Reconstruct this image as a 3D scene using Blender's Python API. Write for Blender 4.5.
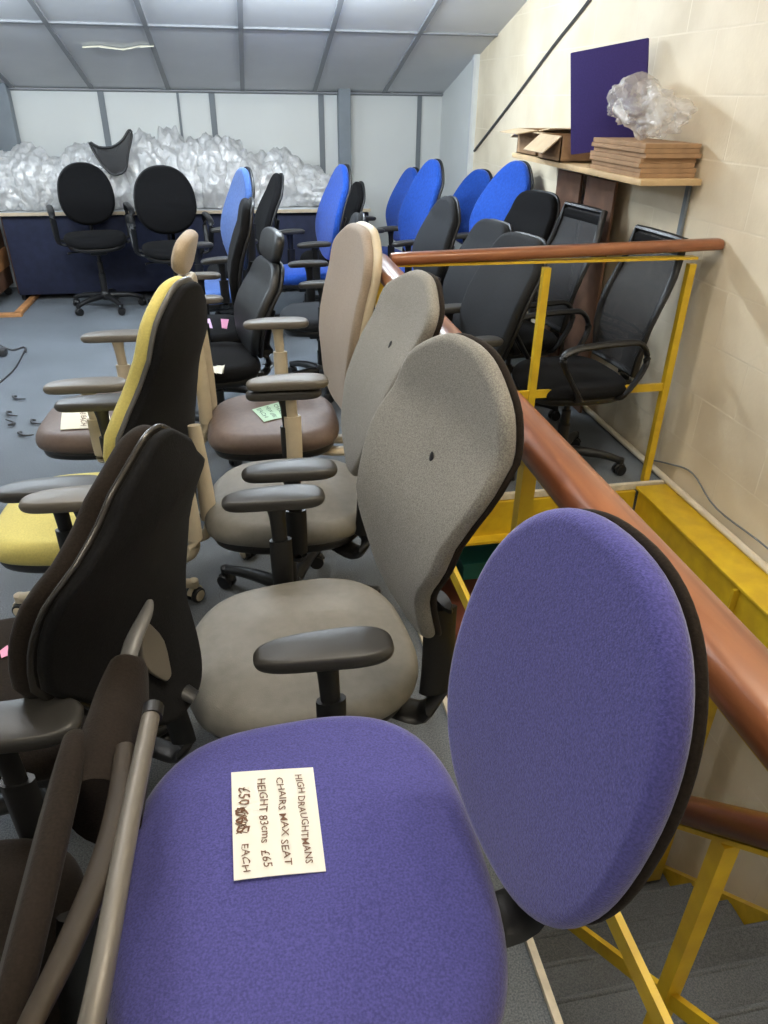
import bpy, bmesh, math, random
from mathutils import Vector, Matrix, noise
from mathutils.bvhtree import BVHTree
for o in list(bpy.data.objects): bpy.data.objects.remove(o)
scene = bpy.context.scene
C = scene.collection
R = math.radians
PI = math.pi
random.seed(7)

# ------------------------------------------------------------ camera
CH = 1.6
F, PITCH, YAW, ROLL = 720.0, R(30), R(10.8), R(0.8)
f0 = Vector((math.sin(YAW), math.cos(YAW), 0)); r0 = Vector((math.cos(YAW), -math.sin(YAW), 0)); up = Vector((0, 0, 1))
fw = f0*math.cos(PITCH) - up*math.sin(PITCH); uu = f0*math.sin(PITCH) + up*math.cos(PITCH)
rr = r0*math.cos(ROLL) + uu*math.sin(ROLL); u2 = uu*math.cos(ROLL) - r0*math.sin(ROLL)
cd = bpy.data.cameras.new('camera'); cam = bpy.data.objects.new('camera', cd); C.objects.link(cam)
cd.sensor_fit = 'VERTICAL'; cd.sensor_height = 36; cd.lens = F/1024*36; cd.clip_start = 0.02
m = Matrix((rr, u2, -fw)).transposed().to_4x4(); m.translation = (0, 0, CH)
cam.matrix_world = m
scene.camera = cam

# ------------------------------------------------------------ world, lights, exposure
w = bpy.data.worlds.new('world'); scene.world = w; w.use_nodes = True
w.node_tree.nodes['Background'].inputs[0].default_value = (0.55, 0.62, 0.7, 1)
w.node_tree.nodes['Background'].inputs[1].default_value = 0.15
scene.view_settings.view_transform = 'Standard'; scene.view_settings.look = 'None'
scene.view_settings.exposure = 0.62; scene.view_settings.gamma = 1.0
scene.view_settings.use_curve_mapping = False

CEIL_A, CEIL_S, YB = 1.62, 0.262, 7.45          # eave height, slope, back wall
def ceil_z(y): return CEIL_A + CEIL_S*(YB-y)

TILT = -math.atan(CEIL_S)
LAMPS = [  # (y, x, watts, colour)
    (4.95, 0.35, 24, (0.80, 0.91, 1.0)), (4.95, -1.9, 22, (0.78, 0.90, 1.0)),
    (2.55, -0.9, 12, (1.0, 0.97, 0.93)), (1.35, 0.9, 17, (1.0, 0.89, 0.70)), (-0.6, -0.6, 17, (1.0, 0.88, 0.68))]
for (ly, lx, lw, lc) in LAMPS:
    for q in (-0.5, 0, 0.5):
        l = bpy.data.lights.new('tube_light', 'POINT'); l.energy = lw*1.3; l.color = lc; l.shadow_soft_size = 0.09
        o = bpy.data.objects.new('tube_light', l); C.objects.link(o); o.location = (lx+q, ly, ceil_z(ly)-0.13)

# ------------------------------------------------------------ materials
def mat(name, col, rough=0.6, metal=0.0, spec=0.5, noise_s=0, noise_a=0.0, bump=0.0, bump_s=300, sheen=0.0, col2=None, alpha=1.0, trans=0.0, coat=0.0):
    m = bpy.data.materials.new(name); m.use_nodes = True; nt = m.node_tree; b = nt.nodes['Principled BSDF']
    b.inputs['Base Color'].default_value = (*col, 1); b.inputs['Roughness'].default_value = rough
    b.inputs['Metallic'].default_value = metal; b.inputs['Specular IOR Level'].default_value = spec
    b.inputs['Sheen Weight'].default_value = sheen; b.inputs['Sheen Roughness'].default_value = 0.4
    b.inputs['Alpha'].default_value = alpha; b.inputs['Transmission Weight'].default_value = trans
    b.inputs['Coat Weight'].default_value = coat
    tc = nt.nodes.new('ShaderNodeTexCoord')
    if noise_s:
        n = nt.nodes.new('ShaderNodeTexNoise'); n.inputs['Scale'].default_value = noise_s; n.inputs['Detail'].default_value = 6
        nt.links.new(tc.outputs['Object'], n.inputs['Vector'])
        rp = nt.nodes.new('ShaderNodeValToRGB')
        c2 = col2 or tuple(max(0, c*(1-noise_a)) for c in col)
        c1 = col if col2 else tuple(min(1, c*(1+noise_a)) for c in col)
        rp.color_ramp.elements[0].position = 0.35; rp.color_ramp.elements[1].position = 0.65
        rp.color_ramp.elements[0].color = (*c2, 1); rp.color_ramp.elements[1].color = (*c1, 1)
        nt.links.new(n.outputs['Fac'], rp.inputs['Fac']); nt.links.new(rp.outputs['Color'], b.inputs['Base Color'])
    if bump:
        n2 = nt.nodes.new('ShaderNodeTexNoise'); n2.inputs['Scale'].default_value = bump_s; n2.inputs['Detail'].default_value = 3
        nt.links.new(tc.outputs['Object'], n2.inputs['Vector'])
        bp = nt.nodes.new('ShaderNodeBump'); bp.inputs['Strength'].default_value = bump; bp.inputs['Distance'].default_value = 0.002
        nt.links.new(n2.outputs['Fac'], bp.inputs['Height']); nt.links.new(bp.outputs['Normal'], b.inputs['Normal'])
    return m

M = {}
M['navyblue'] = mat('blue_violet_wool', (0.080, 0.078, 0.275), 0.9, noise_s=330, noise_a=0.22, bump=0.5, bump_s=500, sheen=0.35, spec=0.2)
M['blue'] = mat('bright_blue_fabric', (0.012, 0.065, 0.36), 0.85, noise_s=60, noise_a=0.15, bump=0.3, sheen=0.3, spec=0.2)
M['paleblue'] = mat('worn_blue_fabric', (0.055, 0.12, 0.34), 0.85, noise_s=60, noise_a=0.12, bump=0.3, sheen=0.3, spec=0.2)
M['grey'] = mat('grey_fabric', (0.23, 0.22, 0.20), 0.85, noise_s=420, noise_a=0.30, bump=0.6, bump_s=600, sheen=0.25, spec=0.2)
M['greyseat'] = mat('grey_vinyl_seat', (0.21, 0.20, 0.18), 0.55, noise_s=40, noise_a=0.06, bump=0.25, bump_s=500)
M['taupe'] = mat('taupe_fabric', (0.31, 0.245, 0.19), 0.7, noise_s=200, noise_a=0.1, bump=0.4, bump_s=500, sheen=0.2)
M['taupeseat'] = mat('brown_leather_seat', (0.15, 0.105, 0.085), 0.5, noise_s=50, noise_a=0.08, bump=0.3, bump_s=400)
M['beige'] = mat('beige_fabric', (0.42, 0.33, 0.23), 0.75, noise_s=200, noise_a=0.08, bump=0.4, bump_s=500, sheen=0.2)
M['cream'] = mat('cream_plastic', (0.56, 0.48, 0.35), 0.42, noise_s=30, noise_a=0.04)
M['yellowfab'] = mat('lemon_fabric', (0.66, 0.57, 0.17), 0.8, noise_s=200, noise_a=0.07, bump=0.4, bump_s=500, sheen=0.2)
M['black'] = mat('black_fabric', (0.009, 0.009, 0.010), 0.9, noise_s=200, noise_a=0.2, bump=0.4, sheen=0.03, spec=0.12)
M['brownblack'] = mat('brown_black_fabric', (0.018, 0.013, 0.010), 0.9, noise_s=260, noise_a=0.2, bump=0.4, sheen=0.06, spec=0.15)
M['charcoal'] = mat('charcoal_fabric', (0.022, 0.024, 0.028), 0.8, noise_s=200, noise_a=0.15, bump=0.3, sheen=0.06, spec=0.2)
M['leather'] = mat('black_leather', (0.014, 0.015, 0.017), 0.4, noise_s=40, noise_a=0.1, bump=0.3, bump_s=250, spec=0.6)
M['plastic'] = mat('black_plastic', (0.011, 0.011, 0.012), 0.4, bump=0.1, bump_s=500)
M['armpad'] = mat('charcoal_arm_rubber', (0.042, 0.040, 0.038), 0.38, bump=0.12, bump_s=600)
M['armgrey'] = mat('worn_grey_arm_rubber', (0.13, 0.115, 0.095), 0.42, bump=0.12, bump_s=600)
M['greyplastic'] = mat('grey_plastic_trim', (0.11, 0.11, 0.11), 0.35)
M['silver'] = mat('grey_metal_tube', (0.16, 0.145, 0.125), 0.42, metal=0.3)
M['chrome'] = mat('steel', (0.5, 0.5, 0.5), 0.3, metal=0.9)
M['yellow'] = mat('yellow_paint', (0.72, 0.49, 0.022), 0.38, noise_s=14, noise_a=0.0, col2=(0.60, 0.38, 0.02), bump=0.2, bump_s=60)
M['paper'] = mat('white_card', (0.85, 0.83, 0.76), 0.8)
M['paper2'] = mat('cream_card', (0.80, 0.76, 0.62), 0.8)
M['papergreen'] = mat('pale_green_card', (0.52, 0.74, 0.58), 0.8)
M['pink'] = mat('pink_label', (0.85, 0.35, 0.55), 0.7)
M['lilac'] = mat('lilac_label', (0.75, 0.5, 0.78), 0.7)
M['ink'] = mat('brown_ink', (0.15, 0.065, 0.03), 0.6)
M['inkdark'] = mat('dark_green_ink', (0.04, 0.14, 0.09), 0.6)
M['card'] = mat('brown_cardboard', (0.36, 0.22, 0.12), 0.85, noise_s=12, noise_a=0.12)
M['cardlight'] = mat('pale_cardboard', (0.55, 0.42, 0.27), 0.85, noise_s=12, noise_a=0.08)
M['carddark'] = mat('dark_hardboard', (0.16, 0.08, 0.045), 0.7, noise_s=10, noise_a=0.2)
M['shelfwood'] = mat('pine_board', (0.62, 0.44, 0.24), 0.6, noise_s=8, noise_a=0.12)
M['panelblue'] = mat('indigo_screen_fabric', (0.035, 0.022, 0.15), 0.85, noise_s=150, noise_a=0.1, bump=0.2)
M['brownplastic'] = mat('dark_brown_plastic', (0.035, 0.026, 0.018), 0.55, spec=0.3)
M['trim'] = mat('dark_satin_trim', (0.03, 0.027, 0.025), 0.22, spec=0.8)
M['navypanel'] = mat('navy_desk_panel', (0.014, 0.019, 0.050), 0.8, noise_s=20, noise_a=0.15)
M['whitetop'] = mat('white_desk_top', (0.62, 0.64, 0.65), 0.4)
M['beigeedge'] = mat('beige_desk_edge', (0.6, 0.5, 0.36), 0.5)
M['darkgap'] = mat('dark_steel_frame', (0.01, 0.01, 0.012), 0.6)
M['ceil'] = mat('ceiling_tile', (0.70, 0.71, 0.73), 0.85, noise_s=1.3, noise_a=0.05, bump=0.2, bump_s=40)
M['ceilbar'] = mat('grey_tile_bar', (0.30, 0.31, 0.33), 0.6)
M['backpanel'] = mat('white_wall_panel', (0.66, 0.68, 0.67), 0.5, noise_s=1.2, noise_a=0.03)
M['greystrip'] = mat('grey_wall_strip', (0.17, 0.19, 0.21), 0.5)
M['greypost'] = mat('grey_steel_post', (0.20, 0.23, 0.26), 0.5, noise_s=5, noise_a=0.1)
M['pipe'] = mat('cream_painted_pipe', (0.70, 0.62, 0.48), 0.5)
M['cable'] = mat('dark_cable', (0.05, 0.05, 0.055), 0.5)
M['whitestrip'] = mat('cream_floor_edge', (0.70, 0.63, 0.50), 0.6, noise_s=30, noise_a=0.12)
M['redbox'] = mat('red_brown_board', (0.22, 0.07, 0.04), 0.5)
M['tealbox'] = mat('teal_plastic', (0.05, 0.30, 0.25), 0.5)
M['bluebox'] = mat('deep_blue_plastic', (0.03, 0.12, 0.40), 0.5)
M['orangewood'] = mat('orange_pine', (0.55, 0.26, 0.10), 0.6, noise_s=20, noise_a=0.15)
M['tube'] = bpy.data.materials.new('lit_tube'); M['tube'].use_nodes = True
_b = M['tube'].node_tree.nodes['Principled BSDF']; _b.inputs['Emission Color'].default_value = (0.9, 0.96, 1, 1); _b.inputs['Emission Strength'].default_value = 6

def carpet(name, c1, c2, s):
    m = mat(name, c1, 0.95, noise_s=s, col2=c2, spec=0.1, bump=0.8, bump_s=350)
    nt = m.node_tree; b = nt.nodes['Principled BSDF']
    tc = nt.nodes['Texture Coordinate']; n = nt.nodes.new('ShaderNodeTexNoise'); n.inputs['Scale'].default_value = 1.6; n.inputs['Detail'].default_value = 8
    nt.links.new(tc.outputs['Object'], n.inputs['Vector'])
    mx = nt.nodes.new('ShaderNodeMixRGB'); mx.blend_type = 'MULTIPLY'; mx.inputs[0].default_value = 0.5
    src = b.inputs['Base Color'].links[0].from_socket
    nt.links.new(src, mx.inputs[1]); nt.links.new(n.outputs['Fac'], mx.inputs[2]); nt.links.new(mx.outputs[0], b.inputs['Base Color'])
    return m
M['carpet'] = carpet('grey_carpet', (0.285, 0.315, 0.35), (0.14, 0.157, 0.176), 260)
M['stair'] = carpet('stair_carpet', (0.24, 0.25, 0.26), (0.13, 0.14, 0.15), 200)

# stained handrail timber, grain along the object's X
def timber(name, c1, c2, rough=0.28):
    m = mat(name, c1, rough, coat=0.2); nt = m.node_tree; b = nt.nodes['Principled BSDF']
    tc = nt.nodes['Texture Coordinate']; mp = nt.nodes.new('ShaderNodeMapping'); mp.inputs['Scale'].default_value = (2.2, 26, 26)
    n = nt.nodes.new('ShaderNodeTexNoise'); n.inputs['Scale'].default_value = 1.5; n.inputs['Detail'].default_value = 7; n.inputs['Distortion'].default_value = 0.6
    rp = nt.nodes.new('ShaderNodeValToRGB'); rp.color_ramp.elements[0].position = 0.33; rp.color_ramp.elements[1].position = 0.66
    rp.color_ramp.elements[0].color = (*c2, 1); rp.color_ramp.elements[1].color = (*c1, 1)
    nt.links.new(tc.outputs['Object'], mp.inputs['Vector']); nt.links.new(mp.outputs[0], n.inputs['Vector'])
    nt.links.new(n.outputs['Fac'], rp.inputs['Fac']); nt.links.new(rp.outputs['Color'], b.inputs['Base Color'])
    return m
M['rail'] = timber('varnished_handrail_timber', (0.285, 0.105, 0.042), (0.17, 0.053, 0.021))
M['raildark'] = timber('dark_handrail_timber', (0.10, 0.028, 0.012), (0.055, 0.014, 0.007))

# painted blockwork on X-facing wall
def blockwork():
    m = mat('painted_blockwork', (0.70, 0.58, 0.42), 0.55); nt = m.node_tree; b = nt.nodes['Principled BSDF']
    tc = nt.nodes['Texture Coordinate']
    sx = nt.nodes.new('ShaderNodeSeparateXYZ'); cx = nt.nodes.new('ShaderNodeCombineXYZ')
    nt.links.new(tc.outputs['Object'], sx.inputs[0]); nt.links.new(sx.outputs['Y'], cx.inputs['X']); nt.links.new(sx.outputs['Z'], cx.inputs['Y'])
    mp = nt.nodes.new('ShaderNodeMapping'); mp.inputs['Location'].default_value = (0.12, 0.005, 0); nt.links.new(cx.outputs[0], mp.inputs['Vector'])
    br = nt.nodes.new('ShaderNodeTexBrick'); br.inputs['Scale'].default_value = 1; br.inputs['Brick Width'].default_value = 0.47; br.inputs['Row Height'].default_value = 0.232
    br.inputs['Mortar Size'].default_value = 0.005; br.inputs['Mortar Smooth'].default_value = 0.6
    nt.links.new(mp.outputs[0], br.inputs['Vector'])
    n = nt.nodes.new('ShaderNodeTexNoise'); n.inputs['Scale'].default_value = 2.5; n.inputs['Detail'].default_value = 8
    nt.links.new(tc.outputs['Object'], n.inputs['Vector'])
    rp = nt.nodes.new('ShaderNodeValToRGB'); rp.color_ramp.elements[0].color = (0.66, 0.56, 0.40, 1); rp.color_ramp.elements[1].color = (0.80, 0.70, 0.53, 1)
    rp.color_ramp.elements[0].position = 0.3; rp.color_ramp.elements[1].position = 0.6
    nt.links.new(n.outputs['Fac'], rp.inputs['Fac'])
    mx = nt.nodes.new('ShaderNodeMixRGB'); mx.inputs[2].default_value = (0.78, 0.685, 0.525, 1)
    nt.links.new(br.outputs['Fac'], mx.inputs[0]); nt.links.new(rp.outputs[0], mx.inputs[1]); nt.links.new(mx.outputs[0], b.inputs['Base Color'])
    bp = nt.nodes.new('ShaderNodeBump'); bp.invert = True; bp.inputs['Strength'].default_value = 0.25; bp.inputs['Distance'].default_value = 0.003
    nt.links.new(br.outputs['Fac'], bp.inputs['Height'])
    n3 = nt.nodes.new('ShaderNodeTexNoise'); n3.inputs['Scale'].default_value = 60; nt.links.new(tc.outputs['Object'], n3.inputs['Vector'])
    b2 = nt.nodes.new('ShaderNodeBump'); b2.inputs['Strength'].default_value = 0.25; b2.inputs['Distance'].default_value = 0.003
    nt.links.new(n3.outputs['Fac'], b2.inputs['Height']); nt.links.new(bp.outputs[0], b2.inputs['Normal']); nt.links.new(b2.outputs[0], b.inputs['Normal'])
    return m
M['block'] = blockwork()

# see-through woven mesh
def meshmat(name, col, cover):
    m = mat(name, col, 0.7); nt = m.node_tree; b = nt.nodes['Principled BSDF']
    tc = nt.nodes['Texture Coordinate']; v = nt.nodes.new('ShaderNodeTexVoronoi'); v.inputs['Scale'].default_value = 420
    nt.links.new(tc.outputs['Object'], v.inputs['Vector'])
    mt = nt.nodes.new('ShaderNodeMath'); mt.operation = 'GREATER_THAN'; mt.inputs[1].default_value = cover
    nt.links.new(v.outputs['Distance'], mt.inputs[0]); nt.links.new(mt.outputs[0], b.inputs['Alpha'])
    return m
M['mesh'] = meshmat('black_woven_mesh', (0.022, 0.022, 0.024), 0.24)

def plasticwrap(name, tint, a):
    m = bpy.data.materials.new(name); m.use_nodes = True; nt = m.node_tree; nt.nodes.remove(nt.nodes['Principled BSDF'])
    out = nt.nodes['Material Output']; tr = nt.nodes.new('ShaderNodeBsdfTransparent'); gl = nt.nodes.new('ShaderNodeBsdfGlossy'); df = nt.nodes.new('ShaderNodeBsdfDiffuse'); tl = nt.nodes.new('ShaderNodeBsdfTranslucent')
    gl.inputs['Roughness'].default_value = 0.22; df.inputs[0].default_value = (*tint, 1); tl.inputs[0].default_value = (*tint, 1); gl.inputs[0].default_value = (1, 1, 1, 1)
    a1 = nt.nodes.new('ShaderNodeMixShader'); a1.inputs[0].default_value = 0.35; nt.links.new(df.outputs[0], a1.inputs[1]); nt.links.new(tl.outputs[0], a1.inputs[2])
    a2 = nt.nodes.new('ShaderNodeMixShader'); a2.inputs[0].default_value = 0.30; nt.links.new(a1.outputs[0], a2.inputs[1]); nt.links.new(gl.outputs[0], a2.inputs[2])
    tc = nt.nodes.new('ShaderNodeTexCoord'); n = nt.nodes.new('ShaderNodeTexNoise'); n.inputs['Scale'].default_value = 9; n.inputs['Detail'].default_value = 4; nt.links.new(tc.outputs['Object'], n.inputs['Vector'])
    mr = nt.nodes.new('ShaderNodeMapRange'); mr.inputs[1].default_value = 0.3; mr.inputs[2].default_value = 0.7; mr.inputs[3].default_value = a-0.18; mr.inputs[4].default_value = a+0.18
    nt.links.new(n.outputs['Fac'], mr.inputs[0])
    a3 = nt.nodes.new('ShaderNodeMixShader'); nt.links.new(mr.outputs[0], a3.inputs[0]); nt.links.new(tr.outputs[0], a3.inputs[1]); nt.links.new(a2.outputs[0], a3.inputs[2])
    nt.links.new(a3.outputs[0], out.inputs[0])
    nb = nt.nodes.new('ShaderNodeTexNoise'); nb.inputs['Scale'].default_value = 16; nb.inputs['Detail'].default_value = 5; nb.inputs['Distortion'].default_value = 1.2; nt.links.new(tc.outputs['Object'], nb.inputs['Vector'])
    bp = nt.nodes.new('ShaderNodeBump'); bp.inputs['Strength'].default_value = 0.9; bp.inputs['Distance'].default_value = 0.03; nt.links.new(nb.outputs['Fac'], bp.inputs['Height'])
    for q in (gl, df): nt.links.new(bp.outputs[0], q.inputs['Normal'])
    return m
M['wrap'] = plasticwrap('clear_crumpled_plastic', (0.97, 0.97, 0.97), 0.80)
M['bag'] = plasticwrap('clear_bag_plastic', (0.85, 0.80, 0.74), 0.42)

# ------------------------------------------------------------ mesh helpers
def finish(name, bm, m, parent=None, smooth=True, angle=40):
    me = bpy.data.meshes.new(name); bmesh.ops.recalc_face_normals(bm, faces=bm.faces); bm.to_mesh(me); bm.free()
    me.materials.append(m)
    if smooth:
        for p in me.polygons: p.use_smooth = True
        me.set_sharp_from_angle(angle=R(angle))
    o = bpy.data.objects.new(name, me); C.objects.link(o)
    if parent: o.parent = parent
    return o
def tag(o, label=None, cat=None, group=None, kind=None):
    if label: o['label'] = label
    if cat: o['category'] = cat
    if group: o['group'] = group
    if kind: o['kind'] = kind
    return o
def empty(name, loc, yaw=0):
    o = bpy.data.objects.new(name, None); C.objects.link(o); o.location = loc; o.rotation_euler = (0, 0, yaw); o.empty_display_size = 0.1
    return o
def struct(name, bm, m, smooth=False):
    return tag(finish(name, bm, m, smooth=smooth), kind='structure')
def box(bm, c, s, bev=0.0, rot=None):
    r = bmesh.ops.create_cube(bm, size=1.0); vs = r['verts']
    bmesh.ops.scale(bm, vec=s, verts=vs)
    if bev:
        es = list({e for v in vs for e in v.link_edges})
        r2 = bmesh.ops.bevel(bm, geom=es, offset=bev, segments=2, affect='EDGES', profile=0.5)
        vs = list({v for f in r2['faces'] for v in f.verts} | {v for v in vs if v.is_valid})
    if rot is not None: bmesh.ops.rotate(bm, cent=(0, 0, 0), matrix=rot, verts=vs)
    bmesh.ops.translate(bm, vec=c, verts=vs)
    return vs
def tube(bm, pts, rad, seg=10, flat=None, closed=False, n=None):
    """sweep; rad = number or list; flat=(sx,sy) section scaling"""
    P = [Vector(p) for p in pts]
    if n:                                   # Catmull-Rom resample
        Q = []; RR = []
        rl = rad if isinstance(rad, (list, tuple)) else [rad]*len(P)
        L = len(P); rng = range(L if closed else L-1)
        for i in rng:
            g = (lambda k: P[k % L]) if closed else (lambda k: P[max(0, min(L-1, k))])
            p0, p1, p2, p3 = g(i-1), g(i), g(i+1), g(i+2)
            for k in range(n):
                t = k/n
                Q.append(0.5*((2*p1)+(-p0+p2)*t+(2*p0-5*p1+4*p2-p3)*t*t+(-p0+3*p1-3*p2+p3)*t**3))
                RR.append(rl[i]*(1-t)+rl[(i+1) % L]*t)
        if not closed: Q.append(P[-1]); RR.append(rl[-1])
        P, rad = Q, RR
    L = len(P); rl = rad if isinstance(rad, (list, tuple)) else [rad]*L
    sx, sy = flat or (1, 1)
    ref = Vector((0, 0, 1))
    rings = []
    for i in range(L):
        if closed: t = P[(i+1) % L]-P[i-1]
        else: t = P[min(L-1, i+1)]-P[max(0, i-1)]
        t.normalize()
        a = ref.cross(t)
        if a.length < 0.15: a = Vector((0, 1, 0)).cross(t)
        a.normalize(); b = t.cross(a)
        rings.append([bm.verts.new(P[i]+a*(math.cos(2*PI*k/seg)*rl[i]*sx)+b*(math.sin(2*PI*k/seg)*rl[i]*sy)) for k in range(seg)])
    for i in range(L if closed else L-1):
        A, B = rings[i], rings[(i+1) % L]
        for k in range(seg): bm.faces.new((A[k], A[(k+1) % seg], B[(k+1) % seg], B[k]))
    if not closed: bm.faces.new(rings[0][::-1]); bm.faces.new(rings[-1])
    return rings
def lathe(bm, prof, seg=20, c=(0, 0, 0), axis='Z'):
    c = Vector(c); rings = []
    for (r, z) in prof:
        ring = []
        for k in range(seg):
            a = 2*PI*k/seg
            if axis == 'Z': v = Vector((r*math.cos(a), r*math.sin(a), z))
            else: v = Vector((r*math.cos(a), z, r*math.sin(a)))
            ring.append(bm.verts.new(c+v))
        rings.append(ring)
    for i in range(len(rings)-1):
        for k in range(seg): bm.faces.new((rings[i][k], rings[i][(k+1) % seg], rings[i+1][(k+1) % seg], rings[i+1][k]))
    bm.faces.new(rings[0][::-1]); bm.faces.new(rings[-1])
def super_outline(w, d, n=2.6, taper=0.0, egg=0.0):
    """outline(theta)->(u,v); taper narrows the +v end; egg skews the widest point"""
    def f(th):
        c, s = math.cos(th), math.sin(th)
        u = math.copysign(abs(c)**(2/n), c)*w/2; v = math.copysign(abs(s)**(2/n), s)*d/2
        k = v/(d/2)
        return u*(1-taper*k-egg*(k*k)*(1 if k < 0 else 0)), v
    return f
def profile_outline(h, ws, n=3.0):
    """outline whose half width follows ws = [(v 0..1, halfwidth)...] bottom to top"""
    def hw(t):
        for (a, wa), (b, wb) in zip(ws, ws[1:]):
            if t <= b:
                k = (t-a)/(b-a); k = k*k*(3-2*k); return wa*(1-k)+wb*k
        return ws[-1][1]
    def f(th):
        c, s = math.cos(th), math.sin(th)
        v = math.copysign(abs(s)**(2/n), s)
        cap = math.copysign(abs(c)**(2/n), c)
        return hw((v+1)/2)*cap, v*h/2
    return f
def pad(bm, outline, thick, dome=0.01, er=None, mapper=None, seg=56, holes=(), flatback=True, back=None):
    """cushion: front surface at h=thick(+dome), back at h=0. mapper(u,v,h)->(x,y,z)"""
    er = er or thick*0.5
    pts = [outline(2*PI*k/seg) for k in range(seg)]
    rm = sum(math.hypot(*p) for p in pts)/seg
    rows = []
    for r in (0.12, 0.25, 0.38, 0.5, 0.62, 0.73, 0.83): rows.append((r*(1-er/rm), thick+dome*(1-r**2.4)))
    for i in range(7):
        a = PI/2*i/6
        rows.append((1-er/rm*(1-math.sin(a)), thick-er*(1-math.cos(a))))
    e2 = min(er, thick-er) if thick > er else thick*0.3
    for i in range(1, 5):
        a = PI/2*i/4
        rows.append((1-e2/rm*(1-math.cos(a)), (thick-er)*(1-math.sin(a)) if thick > er else 0))
    rows += [(0.6, 0 if back is None else back), (0.2, 0 if back is None else back)]
    mp = mapper or (lambda u, v, h: (u, v, h))
    rings = []
    for (s, h) in rows:
        rings.append([bm.verts.new(mp(u*s, v*s, h)) for (u, v) in pts])
    c0 = bm.verts.new(mp(0, 0, thick+dome)); c1 = bm.verts.new(mp(0, 0, 0 if back is None else back))
    for k in range(seg): bm.faces.new((c0, rings[0][k], rings[0][(k+1) % seg]))
    for i in range(len(rings)-1):
        for k in range(seg): bm.faces.new((rings[i][k], rings[i+1][k], rings[i+1][(k+1) % seg], rings[i][(k+1) % seg]))
    for k in range(seg): bm.faces.new((c1, rings[-1][(k+1) % seg], rings[-1][k]))

# ------------------------------------------------------------ room shell
XW = 1.94; XL = -4.2; YF = -3.0; ZL = -2.7
XE = 0.50; YE = 2.78            # stairwell edge (floor is solid for x<XE or y>YE)
bm = bmesh.new()
box(bm, ((XL+XE)/2, (YF+YE)/2, -0.1), (XE-XL, YE-YF, 0.2)); box(bm, ((XL+XW)/2, (YE+YB)/2, -0.1), (XW-XL, YB-YE, 0.2))
box(bm, ((XE+XW)/2, (YF-0.25)/2, -0.1), (XW-XE, abs(YF)-0.25, 0.2))
struct('floor', bm, M['carpet'])
bm = bmesh.new(); box(bm, ((XE+XW)/2, 1.5, ZL-0.05), (6, 9, 0.1)); struct('floor_lower', bm, M['stair'])
bm = bmesh.new(); box(bm, (XW+0.05, (YF+YB)/2, 1.0), (0.1, YB-YF, 7.6)); struct('wall_right', bm, M['block'])
bm = bmesh.new(); box(bm, (XL-0.05, (YF+YB)/2, 1.0), (0.1, YB-YF, 7.6)); struct('wall_left', bm, M['backpanel'])
bm = bmesh.new(); box(bm, ((XL+XW)/2, YF-0.05, 1.0), (XW-XL, 0.1, 7.6)); struct('wall_front', bm, M['backpanel'])
bm = bmesh.new(); box(bm, ((XL+XW)/2, YB+0.05, 0.9), (XW-XL+0.2, 0.1, 2.2)); struct('wall_back', bm, M['backpanel'])
bm = bmesh.new()
Lc = (YB-YF)*math.sqrt(1+CEIL_S**2); rotc = Matrix.Rotation(TILT, 3, 'X')
box(bm, ((XL+XW)/2, (YB+YF)/2, (ceil_z(YB)+ceil_z(YF))/2+0.03), (XW-XL, Lc, 0.05), rot=rotc)
struct('ceiling', bm, M['ceil'])
bm = bmesh.new()
nz = Vector((0, CEIL_S, 1)).normalized()
def cbar(p0, p1, wd):
    d = p1-p0; L = d.length; mid = (p0+p1)/2
    ax = d.normalized(); s = nz.cross(ax); mt = Matrix((ax, s, nz)).transposed()
    vs = box(bm, (0, 0, 0), (L, wd, 0.012), rot=mt); bmesh.ops.translate(bm, vec=mid, verts=vs)
x = -1.16-0.63*4
while x < XW:
    cbar(Vector((x, YF, ceil_z(YF)-0.002)), Vector((x, YB, ceil_z(YB)-0.002)), 0.035); x += 0.63
for y in (6.02, 4.80, 3.58, 2.36, 1.14, -0.08, -1.3, -2.52): cbar(Vector((XL, y, ceil_z(y)-0.002)), Vector((XW, y, ceil_z(y)-0.002)), 0.03)
cbar(Vector((XL, YB-0.02, ceil_z(YB-0.02)-0.01)), Vector((XW, YB-0.02, ceil_z(YB-0.02)-0.01)), 0.05)
struct('trim_1', bm, M['ceilbar'])
# torn bright edge on one tile
bm = bmesh.new()
pts = [(-1.02, 6.42), (-0.9, 6.40), (-0.75, 6.45), (-0.62, 6.38), (-0.52, 6.37)]
for i in range(len(pts)-1):
    a, b_ = pts[i], pts[i+1]
    q = [Vector((a[0], a[1], ceil_z(a[1])-0.004)), Vector((b_[0], b_[1], ceil_z(b_[1])-0.004)), Vector((b_[0], b_[1]-0.03, ceil_z(b_[1]-.03)-0.02)), Vector((a[0], a[1]-0.02, ceil_z(a[1]-.02)-0.02))]
    vs = [bm.verts.new(v) for v in q]+[bm.verts.new(v+Vector((0, 0, -0.004))) for v in q]
    for idx in ((0, 1, 2, 3), (7, 6, 5, 4), (0, 4, 5, 1), (1, 5, 6, 2), (2, 6, 7, 3), (3, 7, 4, 0)): bm.faces.new([vs[k] for k in idx])
struct('trim_7', bm, M['paper2'])
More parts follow.
